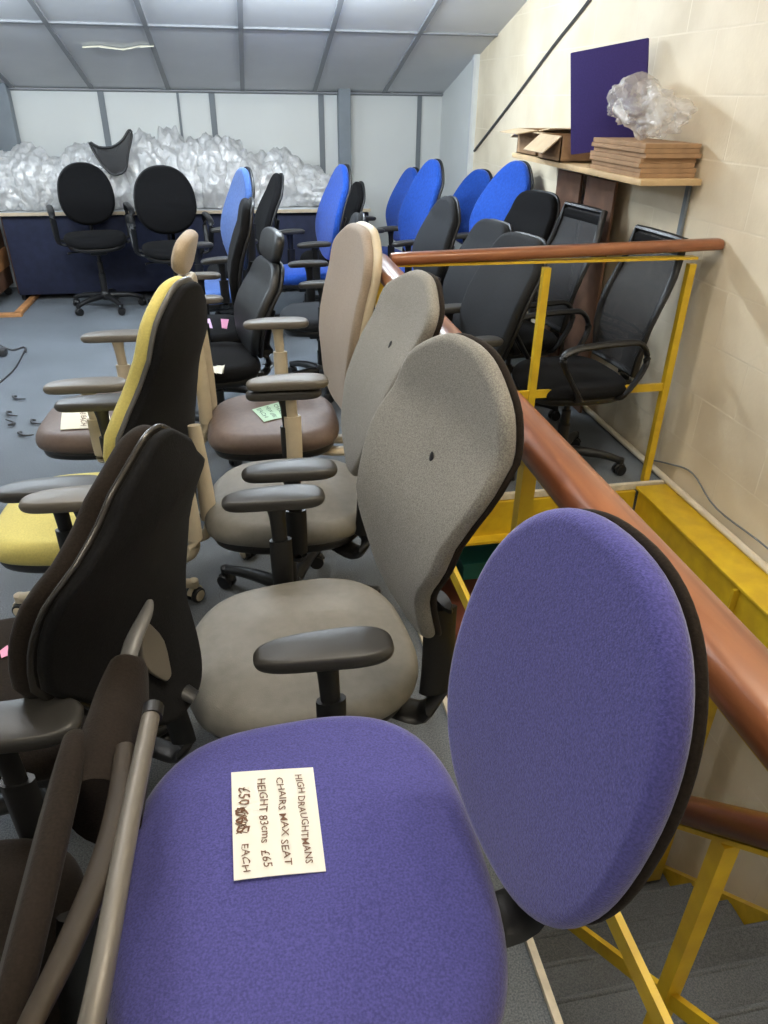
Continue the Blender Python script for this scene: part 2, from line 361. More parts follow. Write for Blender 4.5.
# vertical strips and posts on back wall
bm = bmesh.new()
for xx, ww in ((-1.10, 0.05), (-0.46, 0.02), (-0.17, 0.05), (0.79, 0.05), (1.70, 0.04), (-2.6, 0.05)):
    box(bm, (xx, YB-0.006, 0.9), (ww, 0.014, 1.8))
struct('trim_2', bm, M['greystrip'])
bm = bmesh.new()
for xx, ww in ((0.99, 0.11), (-1.90, 0.16)): box(bm, (xx, YB-0.06, 0.85), (ww, 0.12, 1.75), 0.006)
struct('trim_3', bm, M['greypost'])
bm = bmesh.new(); box(bm, (-2.03, 7.2, 0.75), (0.05, 0.06, 1.5), 0.004); struct('trim_8', bm, M['carddark'])
# white lining on far end of right wall
bm = bmesh.new(); box(bm, (XW-0.012, (6.42+YB)/2, 1.0), (0.03, YB-6.42, 2.0)); struct('trim_4', bm, M['backpanel'])
bm = bmesh.new(); box(bm, (XW-0.02, 6.45, 1.0), (0.05, 0.05, 1.8)); struct('trim_5', bm, M['whitetop'])
# skirting gap, pipe at wall foot
bm = bmesh.new(); tube(bm, [(XW-0.03, -1, 0.02), (XW-0.03, 6.4, 0.02)], 0.016); pp = struct('trim_6', bm, M['pipe'], smooth=True)
# floor edge strip
bm = bmesh.new()
box(bm, (XE-0.008, (YE-0.3)/2, 0.0), (0.016, YE+0.3, 0.03)); box(bm, ((XE+XW)/2, YE+0.0, 0.0), (XW-XE, 0.02, 0.03))
struct('trim_9', bm, M['whitestrip'])

# steel around the stairwell
bm = bmesh.new(); box(bm, ((XE+1.75)/2, YE-0.012, -0.11), (1.75-XE, 0.02, 0.18)); box(bm, ((XE+1.75)/2, YE-0.04, -0.20), (1.75-XE, 0.08, 0.012))
tag(finish('steel_beam', bm, M['yellow'], smooth=False), 'yellow steel beam across the far end of the stairwell', 'beam')
br_ = empty('steel_channel', (1.83, 0.6, 0))
bm = bmesh.new(); box(bm, (0, 0, 0.0), (0.17, 4.32, 0.014), 0.002)
finish('flange', bm, M['yellow'], br_)
bm = bmesh.new(); box(bm, (-0.065, 0, -0.18), (0.012, 4.3, 0.34)); finish('web', bm, M['yellow'], br_)
bm = bmesh.new(); box(bm, (0, 0, -0.355), (0.16, 4.3, 0.012)); finish('flange', bm, M['yellow'], br_)
for yy in (1.35, 0.3):
    bm = bmesh.new(); box(bm, (-0.084, yy, -0.18), (0.026, 0.012, 0.33)); finish('stiffener', bm, M['yellow'], br_)
tag(br_, 'yellow steel channel beam running along the right wall beside the stairwell', 'beam')

bm = bmesh.new(); box(bm, (1.76, 1.96, -1.06), (0.10, 0.08, 1.48), 0.002)
tag(finish('steel_column', bm, M['yellow'], smooth=False), 'yellow steel column below the channel beam beside the stairs', 'column')
# ------------------------------------------------------------ stairs
SL = 0.96
st = empty('staircase', (0, 0, 0)); N = 12; RUN, RISE = 0.212, 0.204
y0 = 1.33-4.9*RUN+0.02; z0 = -1.22+4.9*RISE-0.01
bm = bmesh.new()
for k in range(0, 12):
    yk = 1.33+(k-5)*RUN-0.20; zk = -1.22-(k-5)*RISE
    if zk > 0: continue
    box(bm, ((XE+0.09+1.86)/2, yk+0.10-0.0, zk-0.10), (1.86-XE-0.09, RUN+0.02, RISE-0.0), 0.008)
    tube(bm, [(XE+0.10, yk+0.10+RUN/2+0.012, zk-0.006), (1.85, yk+0.10+RUN/2+0.012, zk-0.006)], 0.013, 10)
finish('treads', bm, M['stair'], st)
def slopebox(bm, x, wd, ya, za, yb, zb, h):
    vs = []
    for xx in (x-wd/2, x+wd/2):
        for (yy, zz) in ((ya, za), (yb, zb), (yb, zb-h), (ya, za-h)): vs.append(bm.verts.new((xx, yy, zz)))
    for idx in ((0, 1, 2, 3), (7, 6, 5, 4), (0, 4, 5, 1), (1, 5, 6, 2), (2, 6, 7, 3), (3, 7, 4, 0)): bm.faces.new([vs[i] for i in idx])
for x, dz in ((1.88, 0.06), (XE+0.07, 0.0)):
    bm = bmesh.new(); slopebox(bm, x, 0.03, 0.1, -0.06+dz, 2.75, -0.06+dz-2.65*SL, 0.26); finish('stringer', bm, M['yellow'], st)
tag(st, 'carpeted grey stairs with yellow stringers descending beside the right wall', 'staircase')

# ------------------------------------------------------------ balustrades
def handrail(name, p0, p1, m, parent=None, w=0.065, h=0.052):
    d = Vector(p1)-Vector(p0); L = d.length; bm = bmesh.new()
    prof = []
    for k in range(20):
        a = 2*PI*k/20; c, s = math.cos(a), math.sin(a)
        prof.append((math.copysign(abs(c)**0.75, c)*w/2, math.copysign(abs(s)**0.75, s)*h/2 if s > 0 else math.copysign(abs(s)**0.5, s)*h/2.6))
    xs = [0, 0.006, 0.02, L-0.02, L-0.006, L]; sc = [0.8, 0.94, 1, 1, 0.94, 0.8]
    n = 24; xs = [0, 0.006]+[0.02+(L-0.04)*i/n for i in range(n+1)]+[L-0.006, L]; sc = [0.8, 0.94]+[1]*(n+1)+[0.94, 0.8]
    rings = [[bm.verts.new((x, a*s, b*s)) for a, b in prof] for x, s in zip(xs, sc)]
    for i in range(len(rings)-1):
        for k in range(20): bm.faces.new((rings[i][k], rings[i][(k+1) % 20], rings[i+1][(k+1) % 20], rings[i+1][k]))
    bm.faces.new(rings[0][::-1]); bm.faces.new(rings[-1])
    o = finish(name, bm, m, parent)
    ax = d.normalized(); s = Vector((0, 0, 1)).cross(ax).normalized(); u = ax.cross(s)
    mt = Matrix((ax, s, u)).transposed().to_4x4(); mt.translation = p0
    o.matrix_local = mt
    return o
RZ = 1.058
bal = empty('balustrade', (XE-0.005, 0, 0))
handrail('handrail', (0, -0.6, RZ), (0, YE+0.02, RZ), M['rail'], bal, w=0.084, h=0.064)
bm = bmesh.new(); box(bm, (0, (YE-0.6)/2, RZ-0.032), (0.045, YE+0.6, 0.010)); finish('rail_bar', bm, M['yellow'], bal)
bm = bmesh.new(); box(bm, (0, (YE-0.6)/2, 0.47), (0.012, YE+0.6, 0.04)); finish('middle_rail', bm, M['yellow'], bal)
for yy in (1.15, 1.95, 2.75):
    bm = bmesh.new(); box(bm, (0, yy, 0.49), (0.028, 0.028, 1.04)); finish('post', bm, M['yellow'], bal, smooth=False)
tag(bal, 'long balustrade with orange brown timber handrail on yellow posts, running behind the front chairs', 'railing')
bal2 = empty('balustrade', (0, YE+0.035, 0))
handrail('handrail', (XE+0.05, 0, RZ), (1.932, 0, RZ+0.030), M['rail'], bal2, w=0.066)
bm = bmesh.new(); box(bm, ((XE+1.83)/2, 0, RZ-0.018), (1.83-XE, 0.045, 0.010), rot=None); finish('rail_bar', bm, M['yellow'], bal2)
bm = bmesh.new(); box(bm, ((XE+1.82)/2, 0, 0.48), (1.82-XE, 0.012, 0.035)); finish('middle_rail', bm, M['yellow'], bal2)
for xx in (1.185, 1.82):
    bm = bmesh.new(); box(bm, (xx, 0, 0.50), (0.030, 0.030, 1.03)); finish('post', bm, M['yellow'], bal2, smooth=False)
tag(bal2, 'short balustrade with timber handrail on yellow posts, meeting the right wall', 'railing')
bal3 = empty('stair_rail', (0.70, 0, 0))
def sz(y, o): return 0.63-0.98*(y-0.60)+o
handrail('handrail', (0, 0.1, sz(0.1, 0)), (0, 2.3, sz(2.3, 0)), M['raildark'], bal3, w=0.058)
bm = bmesh.new(); slopebox(bm, 0, 0.035, 0.1, sz(0.1, -0.03), 2.3, sz(2.3, -0.03), 0.012); finish('rail_bar', bm, M['yellow'], bal3)
bm = bmesh.new(); slopebox(bm, 0, 0.014, 0.1, sz(0.1, -0.50), 2.3, sz(2.3, -0.50), 0.045); finish('middle_rail', bm, M['yellow'], bal3)
for yy in (0.635, 1.6):
    bm = bmesh.new(); box(bm, (0, yy, sz(yy, -0.04)-0.5), (0.030, 0.030, 1.0)); finish('post', bm, M['yellow'], bal3, smooth=False)
tag(bal3, 'sloping stair rail with dark brown timber handrail on yellow posts', 'railing')

# ------------------------------------------------------------ chair parts
def star_base(root, m, wheel, disc=None, rot=0.0, rad=0.29):
    bm = bmesh.new()
    lathe(bm, [(0.030, 0.075), (0.045, 0.085), (0.045, 0.13), (0.034, 0.145)], 20)
    for k in range(5):
        a = rot+2*PI*k/5; c, s = math.cos(a), math.sin(a)
        tube(bm, [(0.03*c, 0.03*s, 0.108), (0.12*c, 0.12*s, 0.107), (0.22*c, 0.22*s, 0.096), (rad*c, rad*s, 0.076)], [0.026, 0.024, 0.020, 0.017], 10, n=3)
        lathe(bm, [(0.014, 0.058), (0.018, 0.062), (0.018, 0.088), (0.010, 0.094)], 12, (rad*c, rad*s, 0))
    finish('star_base', bm, m, root)
    for k in range(5):
        a = rot+2*PI*k/5; x, y = rad*math.cos(a), rad*math.sin(a); b = a+1.1+k*1.3
        ct = math.cos(b), math.sin(b)
        cst = None
        bm = bmesh.new()
        # fork hood
        tube(bm, [(x, y, 0.068), (x-0.004*ct[1], y+0.004*ct[0], 0.058)], 0.007, 8)
        pts = []
        for j in range(7):
            t = PI*(0.08+0.84*j/6); pts.append((x+0.031*math.cos(t)*ct[0], y+0.031*math.cos(t)*ct[1], 0.030+0.031*math.sin(t)))
        tube(bm, pts, 0.010, 8, flat=(1.1, 0.4))
        cst = finish('caster', bm, m, root)
        for sgn in (-1, 1):
            bm = bmesh.new()
            lathe(bm, [(0.020, -0.010), (0.027, -0.009), (0.029, -0.004), (0.029, 0.004), (0.027, 0.009), (0.020, 0.010)], 20, (0, 0, 0), 'Y')
            bmesh.ops.rotate(bm, cent=(0, 0, 0), matrix=Matrix.Rotation(b, 3, 'Z'), verts=bm.verts)
            bmesh.ops.translate(bm, vec=(x-0.014*sgn*ct[1], y+0.014*sgn*ct[0], 0.029), verts=bm.verts)
            finish('wheel', bm, wheel, cst)
            if disc:
                bm = bmesh.new()
                lathe(bm, [(0.010, 0.0), (0.019, 0.0005), (0.021, 0.0025), (0.019, 0.004), (0.008, 0.005)], 20, (0, 0, 0), 'Y')
                if sgn < 0: bmesh.ops.scale(bm, vec=(1, -1, 1), verts=bm.verts)
                bmesh.ops.rotate(bm, cent=(0, 0, 0), matrix=Matrix.Rotation(b, 3, 'Z'), verts=bm.verts)
                bmesh.ops.translate(bm, vec=(x-0.0235*sgn*ct[1], y+0.0235*sgn*ct[0], 0.029), verts=bm.verts)
                finish('hub_cap', bm, disc, cst)

def gas_lift(root, z1, m):
    bm = bmesh.new()
    h = z1-0.13
    lathe(bm, [(0.028, 0.12), (0.028, 0.12+h*0.45), (0.022, 0.12+h*0.46), (0.022, 0.12+h*0.7), (0.014, 0.12+h*0.71), (0.014, z1)], 18)
    finish('gas_lift', bm, m, root)

def arm_pad(root, x, y, z, m, L=0.25, W=0.085, T=0.030, yaw=0.0, taper=0.15, par=None):
    bm = bmesh.new(); cy, sy = math.cos(yaw), math.sin(yaw)
    def mp(u, v, h):
        h2 = h-0.006*(v/(L/2))**2*(1 if v > 0 else 0.5)
        X = v; Y = u
        return (x+X*cy-Y*sy, y+X*sy+Y*cy, z+h2)
    pad(bm, super_outline(W, L, 3.2, taper), T, 0.004, T*0.45, mp, seg=40)
    return finish('arm_pad', bm, m, par or root)

def t_arm(root, side, x, y, zpad, zseat, padm, postm, ydir=None, L=0.25, W=0.085, wide=0.05, yaw=0.0):
    """upright post from under the seat to a pad"""
    s = side
    bm = bmesh.new()
    yi = s*(abs(y)-0.10)
    tube(bm, [(x, yi, zseat-0.085), (x, y*0.93, zseat-0.085), (x, y, zseat-0.05), (x, y, zseat+0.02), (x, y, zpad-0.11)], [0.020, 0.020, 0.024, 0.026, 0.026], 12, flat=(1.15, 0.62), n=4)
    tube(bm, [(x, y, zpad-0.13), (x+0.004, y, zpad-0.04), (x+0.006, y, zpad+0.002)], [0.019, 0.021, 0.030], 12, flat=(1.0, 0.6), n=4)
    p = finish('armrest', bm, postm, root)
    arm_pad(root, x+0.01, y, zpad, padm, L, W, yaw=yaw, par=p)
    return p

def loop_arm(root, side, y, zseat, m, ztop=None, xb=-0.18, xf=0.14, rad=0.014):
    zt = ztop or zseat+0.2
    bm = bmesh.new()
    pts = [(xb+0.06, side*(y-0.06), zseat-0.07), (xb+0.05, side*y, zseat-0.04), (xb-0.02, side*(y+0.01), zt-0.10), (xb+0.02, side*(y+0.01), zt-0.01), (xb+0.12, side*(y+0.01), zt),
           (xf, side*(y+0.01), zt-0.012), (xf+0.06, side*(y+0.01), zt-0.05), (xf+0.02, side*(y+0.005), zt-0.13), (xf-0.05, side*y, zseat-0.04), (xf-0.06, side*(y-0.06), zseat-0.07)]
    tube(bm, pts, [rad, rad, rad, rad*1.1, rad*1.25, rad*1.25, rad*1.1, rad, rad, rad], 10, flat=(1.4, 0.85), n=5)
    return finish('armrest', bm, m, root)

def seat_pad(root, w, d, z, m, thick=0.075, n=3.0, taper=0.05, dome=0.012, shell=None, name='seat', cx=0.02, er=None, drop=0.02):
    def mp(u, v, h, zz=z):
        x = v+cx; y = u
        hh = zz-thick+h
        k = max(0, (v/(d/2)-0.45)/0.55)
        return (x, y, hh-drop*k*k)
    bm = bmesh.new(); pad(bm, super_outline(w, d, n, taper), thick, dome, er or thick*0.55, mp, seg=64)
    s = finish(name, bm, m, root)
    if shell:
        def mp2(u, v, h): return (v*1.0+cx, u, z-thick-0.028+h - drop*max(0, (v/(d/2)-0.45)/0.55)**2)
        bm = bmesh.new(); pad(bm, super_outline(w*0.93, d*0.93, n, taper), 0.035, 0, 0.012, mp2, seg=48)
        finish('seat_shell', bm, shell, root)
    bm = bmesh.new(); box(bm, (-0.02, 0, z-thick-0.055), (0.20, 0.13, 0.06), 0.012); box(bm, (-0.15, 0, z-thick-0.045), (0.16, 0.07, 0.03), 0.008)
    tube(bm, [(0.03, -0.06, z-thick-0.06), (0.05, -0.20, z-thick-0.055), (0.055, -0.235, z-thick-0.06)], [0.006, 0.006, 0.010], 8)
    finish('tilt_mechanism', bm, M['plastic'], root)
    return s

def back_pad(root, outline, h, x0, z0, lean, m, thick=0.055, side=0.0, curve=None, shell=None, shell_t=0.018, er=None, hole=False, dome=0.008, twist=0.0, name='backrest', shellscale=1.03, loc=None, rz=0.0):
    """backrest: bottom centre at (x0,z0), leaning back by `lean` rad; front face towards +x"""
    cl, sl = math.cos(lean), math.sin(lean)
    curve = curve or (lambda t: 0)
    def mapf(off):
        def mp(u, v, hh):
            t = (v+h/2)/h
            a = v+h/2
            f = hh+off+curve(t)+side*u*u
            if hole and off >= 0:
                q = math.hypot(u/0.012, (v-hole)/0.022)
                f -= 0.02*math.exp(-q*q)*(1 if hh > thick*0.5 else 0)
            X, Y = x0-sl*a+cl*f, u+twist*t
            if loc is not None:
                X, Y = loc[0]+X*math.cos(rz)-Y*math.sin(rz), loc[1]+X*math.sin(rz)+Y*math.cos(rz)
            return (X, Y, z0+cl*a+sl*f)
        return mp
    bm = bmesh.new(); pad(bm, outline, thick, dome, er or thick*0.5, mapf(0), seg=72)
    b = finish(name, bm, m, root)
    if shell:
        bm = bmesh.new(); o2 = lambda th: tuple(c*shellscale for c in outline(th))
        pad(bm, o2, shell_t, 0, shell_t*0.5, mapf(-shell_t*0.7), seg=72)
        finish('back_shell', bm, shell, root)
    return b, mapf
def spine(root, x0, z0, zs, h, lean, m, w=0.03):
    bm = bmesh.new()
    tube(bm, [(-0.12, 0, zs-0.12), (x0-0.03, 0, zs-0.125), (x0-0.065, 0, zs-0.08), (x0-0.055, 0, zs), (x0-0.045-math.sin(lean)*h*0.45, 0, z0+h*0.45)], [w*0.7, w, w, w*0.95, w*0.8], 12, flat=(1.3, 0.45), n=5)
    return finish('back_support', bm, m, root)

TS = [0, .22, .45, .7, .88, 1]
def placed_back(root, X, Y, z0, yaw, lean, h, A, B, ws, m, thick=0.045, side=0.4, n=2.7, **k):
    ry = root.rotation_euler.z; dx, dy = X-root.location.x, Y-root.location.y
    lx = dx*math.cos(ry)+dy*math.sin(ry); ly = -dx*math.sin(ry)+dy*math.cos(ry); rz = R(yaw)-ry
    cv = lambda t: A*math.sin(PI*min(1, t*1.3))-B*t*t
    ol = profile_outline(h, list(zip(TS, ws)), n)
    b, mf = back_pad(root, ol, h, 0, z0, lean, m, thick, side, cv, loc=(lx, ly), rz=rz, **k)
    return ol, mf, (lx, ly, rz)
def placed_support(root, fr, z0, zs, lean, m, h=0.3, w=0.03, q=1.0, double=False):
    lx, ly, rz = fr; bm = bmesh.new(); c, s_ = math.cos(rz), math.sin(rz)
    def W(x, y, z): return (lx+x*c-y*s_, ly+x*s_+y*c, z)
    for s in ((-1, 1) if double else (0,)):
        o = s*0.06
        tube(bm, [(-0.10, o, zs-0.13), (lx*0.75, ly*0.7+o, zs-0.135), W(-0.05*q, o, zs-0.11), W(-0.065*q-math.sin(lean)*0.05, o, z0+0.04), W(-0.035-math.sin(lean)*h, o, z0+h*math.cos(lean))], [w*0.7, w, w, w*0.95, w*0.7], 12, flat=(1.3, 0.45) if not double else (0.9, 0.6), n=5)
    return finish('back_support', bm, m, root)
# ------------------------------------------------------------ chair kinds
def op_chair(name, loc, yaw, label, fabric, shell=None, seat_z=0.5, back_h=0.56, back_w=0.44, arms='T', armm=None, group=None, lean=0.16, seatw=0.48, outline='oval', basem=None, seatm=None, gap=0.10, rot=0.3, armz=0.2, cat='chair', xb=-0.2, side=0.35, back_shell=True):
    root = empty(name, (loc[0], loc[1], 0), R(yaw))
    bmx = basem or M['plastic']; armm = armm or M['armpad']
    star_base(root, bmx, M['plastic'], rot=rot)
    gas_lift(root, seat_z-0.10, M['plastic'])
    seat_pad(root, seatw, 0.45, seat_z, seatm or fabric, shell=M['plastic'])
    if outline == 'oval': ol = profile_outline(back_h, [(0, back_w*0.44), (0.35, back_w*0.5), (0.75, back_w*0.44), (1, back_w*0.36)], 2.5)
    elif outline == 'round': ol = super_outline(back_w, back_h, 2.25, 0.05)
    elif outline == 'rect': ol = profile_outline(back_h, [(0, back_w*0.40), (0.4, back_w*0.5), (1, back_w*0.46)], 4.0)
    else: ol = outline
    z0 = seat_z+gap
    back_pad(root, ol, back_h, xb, z0, lean, fabric, 0.05, side, lambda t: 0.035*math.sin(PI*min(1, t*1.3)), shell=(shell or M['plastic']) if back_shell else None)
    spine(root, xb, z0, seat_z, back_h, lean, M['plastic'])
    if arms == 'T':
        for s in (-1, 1): t_arm(root, s, 0.02, s*0.285, seat_z+armz, seat_z, armm, M['plastic'])
    elif arms == 'loop':
        for s in (-1, 1): loop_arm(root, s, 0.285, seat_z, M['plastic'])
    tag(root, label, cat, group)
    return root

# ---- front blue draughtsman chair
dr = empty('draughtsman_chair', (0.030, 0.575, 0), R(181))
star_base(dr, M['plastic'], M['plastic'], rot=0.5, rad=0.28)
gas_lift(dr, 0.66, M['plastic'])
bm = bmesh.new(); tube(bm, [(0.19*math.cos(2*PI*k/24), 0.19*math.sin(2*PI*k/24), 0.30) for k in range(24)], 0.010, 8, closed=True)
for k in range(3): tube(bm, [(0.03*math.cos(2.1*k), 0.03*math.sin(2.1*k), 0.30), (0.19*math.cos(2.1*k), 0.19*math.sin(2.1*k), 0.30)], 0.008, 8)
finish('foot_ring', bm, M['plastic'], dr)
drs = seat_pad(dr, 0.53, 0.48, 0.755, M['navyblue'], 0.07, 2.9, 0.04, 0.012, shell=M['plastic'], drop=0.025)
_, _, fr = placed_back(dr, 0.262, 0.530, 0.783, 188, 0.215, 0.460, 0, 0, [0.184]*6, M['navyblue'], 0.038, 0.4, 2.3, shell=M['brownblack'], shell_t=0.012, dome=0.006, shellscale=1.0)
placed_support(dr, fr, 0.80, 0.755, 0.215, M['plastic'], h=0.2)
tag(dr, 'tall blue violet draughtsman chair in the foreground with a handwritten card on its seat', 'chair')

# ---- grey chairs with button in back
def grey_chair(loc, yaw, label, back, ws, sz_=0.5, basem=None, disc=None, armx=0.0, rot=0.2, hole=0.66, ay=0.30):
    root = empty('grey_office_chair', (loc[0], loc[1], 0), R(yaw))
    star_base(root, basem or M['plastic'], M['plastic'], disc, rot=rot, rad=0.30)
    gas_lift(root, sz_-0.1, M['plastic'])
    seat_pad(root, 0.51, 0.53, sz_, M['greyseat'], 0.075, 2.8, 0.03, 0.014, cx=-0.01, shell=M['plastic'], drop=0.03)
    _, _, fr = placed_back(root, *back, ws, M['grey'], 0.036, 0.4, shell=M['brownblack'], shell_t=0.014, dome=0.003, shellscale=1.0)
    bm = bmesh.new(); h_ = back[5]; tq = hole; f_ = 0.036+0.002+back[6]*math.sin(PI*min(1, tq*1.3))-back[7]*tq*tq; cl, sl = math.cos(back[4]), math.sin(back[4])
    bmesh.ops.create_uvsphere(bm, u_segments=16, v_segments=10, radius=1.0); a_ = tq*h_
    for v in bm.verts:
        p = v.co.copy(); x_ = -sl*(a_+p.z*0.014)+cl*(f_+p.x*0.003); y_ = p.y*0.007+0.028; z_ = back[2]+cl*(a_+p.z*0.014)+sl*(f_+p.x*0.003)
        v.co = (fr[0]+x_*math.cos(fr[2])-y_*math.sin(fr[2]), fr[1]+x_*math.sin(fr[2])+y_*math.cos(fr[2]), z_)
    finish('button_slot', bm, M['darkgap'], root)
    placed_support(root, fr, back[2], sz_, back[4], M['plastic'], h=0.04, q=0.35)
    for s in (-1, 1): t_arm(root, s, armx, s*ay, sz_+0.2, sz_, M['armpad'], M['plastic'], L=0.26, W=0.09, yaw=PI-R(yaw))
    tag(root, label, 'chair')
    return root
g2 = grey_chair((0.045, 1.32), 186, 'light grey office chair with a buttoned pear-shaped back, directly behind the blue draughtsman chair', (0.322, 1.166, 0.626, 193.2, 0.108, 0.615, 0.080, 0.001), [0.12, 0.120, 0.182, 0.218, 0.226, 0.185], armx=-0.02, rot=0.04)
g3 = grey_chair((0.065, 2.07), 178, 'grey office chair whose buttoned back stands just behind the nearest grey one', (0.278, 1.857, 0.640, 188.2, 0.31, 0.595, 0.031, 0.021), [0.08, 0.131, 0.16, 0.178, 0.215, 0.155], rot=0.576, armx=-0.03)

# ---- taupe / cream-frame chairs
def cream_chair(name, loc, yaw, label, back, ws, backm, seatm, sz_=0.5, armz=0.2, armp=None, postm=None, ay=0.31, n=3.5, edgem=None, rot=0.1, armx=0.0, cover=False, headrest=False, basem=None, disc=None, seatw=0.50, thick=0.042, padm_far=None, support=None, hub=True):
    root = empty(name, (loc[0], loc[1], 0), R(yaw)); fr_ = basem or M['cream']
    star_base(root, fr_, M['plastic'], disc or (M['cream'] if hub else None), rot=rot, rad=0.31)
    gas_lift(root, sz_-0.1, M['plastic'])
    seat_pad(root, seatw, 0.52, sz_, seatm, 0.08, 3.2, 0.03, 0.012, cx=0.0, shell=M['plastic'], drop=0.02)
    ol, mf, fr = placed_back(root, *back, ws, backm, thick, 0.4, n, shell=edgem or M['cream'], shell_t=0.012 if cover else 0.034, shellscale=1.005 if cover else 1.02)
    if cover:
        mp0 = mf(0)
        bm = bmesh.new(); pad(bm, lambda th: tuple(c*0.975 for c in ol(th)), 0.03, 0.012, 0.012, lambda u, v, hh: mp0(u, v, -0.003-hh), seg=64)
        finish('rear_cover', bm, M['black'], root)
        if cover == 'plate':
            bm = bmesh.new(); pad(bm, profile_outline(0.13, [(0, 0.020), (0.5, 0.036), (1, 0.02)], 3.0), 0.010, 0, 0.004, lambda u, v, hh: mp0(u+0.03, v-0.14, -0.044-hh), seg=32)
            finish('adjuster_plate', bm, M['silver'], root)
    if headrest:
        X, Y, z0, yw, ln, h = back[:6]; d = math.sin(ln)*(h+0.0)
        c, s_ = math.cos(R(yw)), math.sin(R(yw))
        placed_back(root, X-(d+0.01)*c, Y-(d+0.01)*s_, z0+h*math.cos(ln)+0.005, yw, 0.30, 0.15, 0, 0, [0.11, 0.13, 0.14, 0.14, 0.135, 0.11], backm, 0.045, 0.5, 2.8, name='headrest')
    placed_support(root, fr, back[2], sz_, back[4], support or fr_, double=not cover == 'plate', h=0.3 if cover != 'plate' else 0.03, q=1.0 if cover != 'plate' else -0.3, w=0.03 if cover != 'plate' else 0.02)
    for s in (-1, 1): t_arm(root, s, armx, s*ay, sz_+armz, sz_, (padm_far if (padm_far and s < 0) else armp) or M['armgrey'], postm or fr_, L=0.28, W=0.095, yaw=PI-R(yaw))
    tag(root, label, 'chair')
    return root
c4 = cream_chair('high_back_chair', (0.06, 2.73), 180, 'beige high-backed chair on a cream frame with a pale green note on its brown seat', (0.356, 2.656, 0.53, 188, 0.07, 0.68, 0.024, 0.027), [0.189, 0.187, 0.225, 0.223, 0.24, 0.189], M['taupe'], M['taupeseat'], ay=0.37, armz=0.24, armx=-0.06, rot=1.10)
y3 = cream_chair('office_chair', (-0.57, 2.11), 178, 'lemon yellow office chair with black rear cover and cream base', (-0.262, 2.008, 0.45, 159.4, 0.074, 0.742, 0.047, 0.049), [0.17, 0.20, 0.235, 0.172, 0.172, 0.142], M['yellowfab'], M['yellowfab'], sz_=0.48, n=2.8, armp=M['armpad'], postm=M['plastic'], cover=True, edgem=M['greyplastic'], armx=-0.045, rot=0.96)
l4 = cream_chair('high_back_chair', (-0.59, 2.84), 178, 'beige chair with separate headrest behind the yellow chair, white note on its brown seat', (-0.262, 2.83, 0.56, 172, 0.10, 0.46, 0.02, 0.0), [0.18, 0.19, 0.2, 0.2, 0.18, 0.16], M['beige'], M['taupeseat'], headrest=True, ay=0.30, armx=-0.03)
l2 = cream_chair('black_task_chair', (-0.55, 1.31), 180, 'black task chair with dark rear shell, between the yellow chair and front left chair', (-0.197, 1.133, 0.514, 157, -0.136, 0.609, 0.066, 0.111), [0.18, 0.185, 0.255, 0.262, 0.175, 0.11], M['brownblack'], M['brownblack'], sz_=0.49, n=2.4, armp=M['armpad'], padm_far=M['armgrey'], postm=M['plastic'], cover='plate', edgem=M['trim'], basem=M['plastic'], hub=False, ay=0.385, armx=-0.10, thick=0.05, armz=0.21)

# ---- front left chair (L1), seen edge on
l1 = empty('padded_back_chair', (-0.54, 0.66, 0), R(180))
star_base(l1, M['plastic'], M['plastic'], rot=0.6); gas_lift(l1, 0.4, M['plastic'])
seat_pad(l1, 0.50, 0.46, 0.49, M['brownblack'], 0.075, 3.0, shell=M['plastic'])
_, _, fr = placed_back(l1, -0.370, 0.585, 0.52, 180, 0.34, 0.365, 0.0, 0, [0.23, 0.225, 0.225, 0.225, 0.22, 0.21], M['brownblack'], 0.035, 0.05, 4.0)
placed_support(l1, fr, 0.52, 0.49, 0.34, M['plastic'], h=0.2)
def wl(x, y, z): return (-(x+0.54), -(y-0.66), z)
bm = bmesh.new()
tube(bm, [wl(-0.228, 0.93, 0.828), wl(-0.230, 0.912, 0.818), wl(-0.236, 0.86, 0.800), wl(-0.238, 0.79, 0.788), wl(-0.238, 0.73, 0.784), wl(-0.240, 0.675, 0.780)], [0.014, 0.028, 0.038, 0.046, 0.049, 0.048], 24, flat=(1.0, 1.55), n=5)
finish('back_sleeve', bm, M['brownblack'], l1)
bm = bmesh.new(); tube(bm, [wl(-0.178, 0.775, 0.852), wl(-0.186, 0.60, 0.858), wl(-0.193, 0.40, 0.86), wl(-0.21, 0.345, 0.83), wl(-0.26, 0.34, 0.70), wl(-0.36, 0.36, 0.48)], 0.0125, 14, n=6); finish('frame_tube', bm, M['silver'], l1)
bm = bmesh.new(); tube(bm, [wl(-0.177, 0.765, 0.852), wl(-0.1765, 0.785, 0.852)], 0.0145, 14); finish('tube_collar', bm, M['plastic'], l1)
bm = bmesh.new(); tube(bm, [wl(-0.208, 0.72, 0.85), wl(-0.203, 0.62, 0.855), wl(-0.210, 0.54, 0.855), wl(-0.232, 0.45, 0.855), wl(-0.255, 0.385, 0.85), wl(-0.275, 0.34, 0.83)], [0.012, 0.015, 0.016, 0.014, 0.012, 0.011], 14, flat=(1.0, 0.7), n=5)
finish('rear_strut', bm, M['brownplastic'], l1)
bm = bmesh.new(); tube(bm, [wl(-0.236, 0.86, 0.82), wl(-0.222, 0.93, 0.850), wl(-0.205, 0.99, 0.862), wl(-0.201, 1.02, 0.866)], [0.014, 0.014, 0.011, 0.005], 12, flat=(1.0, 0.7), n=4); finish('frame_tip', bm, M['greyplastic'], l1)
tag(l1, 'dark chair at the front left corner seen edge on, grey metal tube behind its back', 'chair')

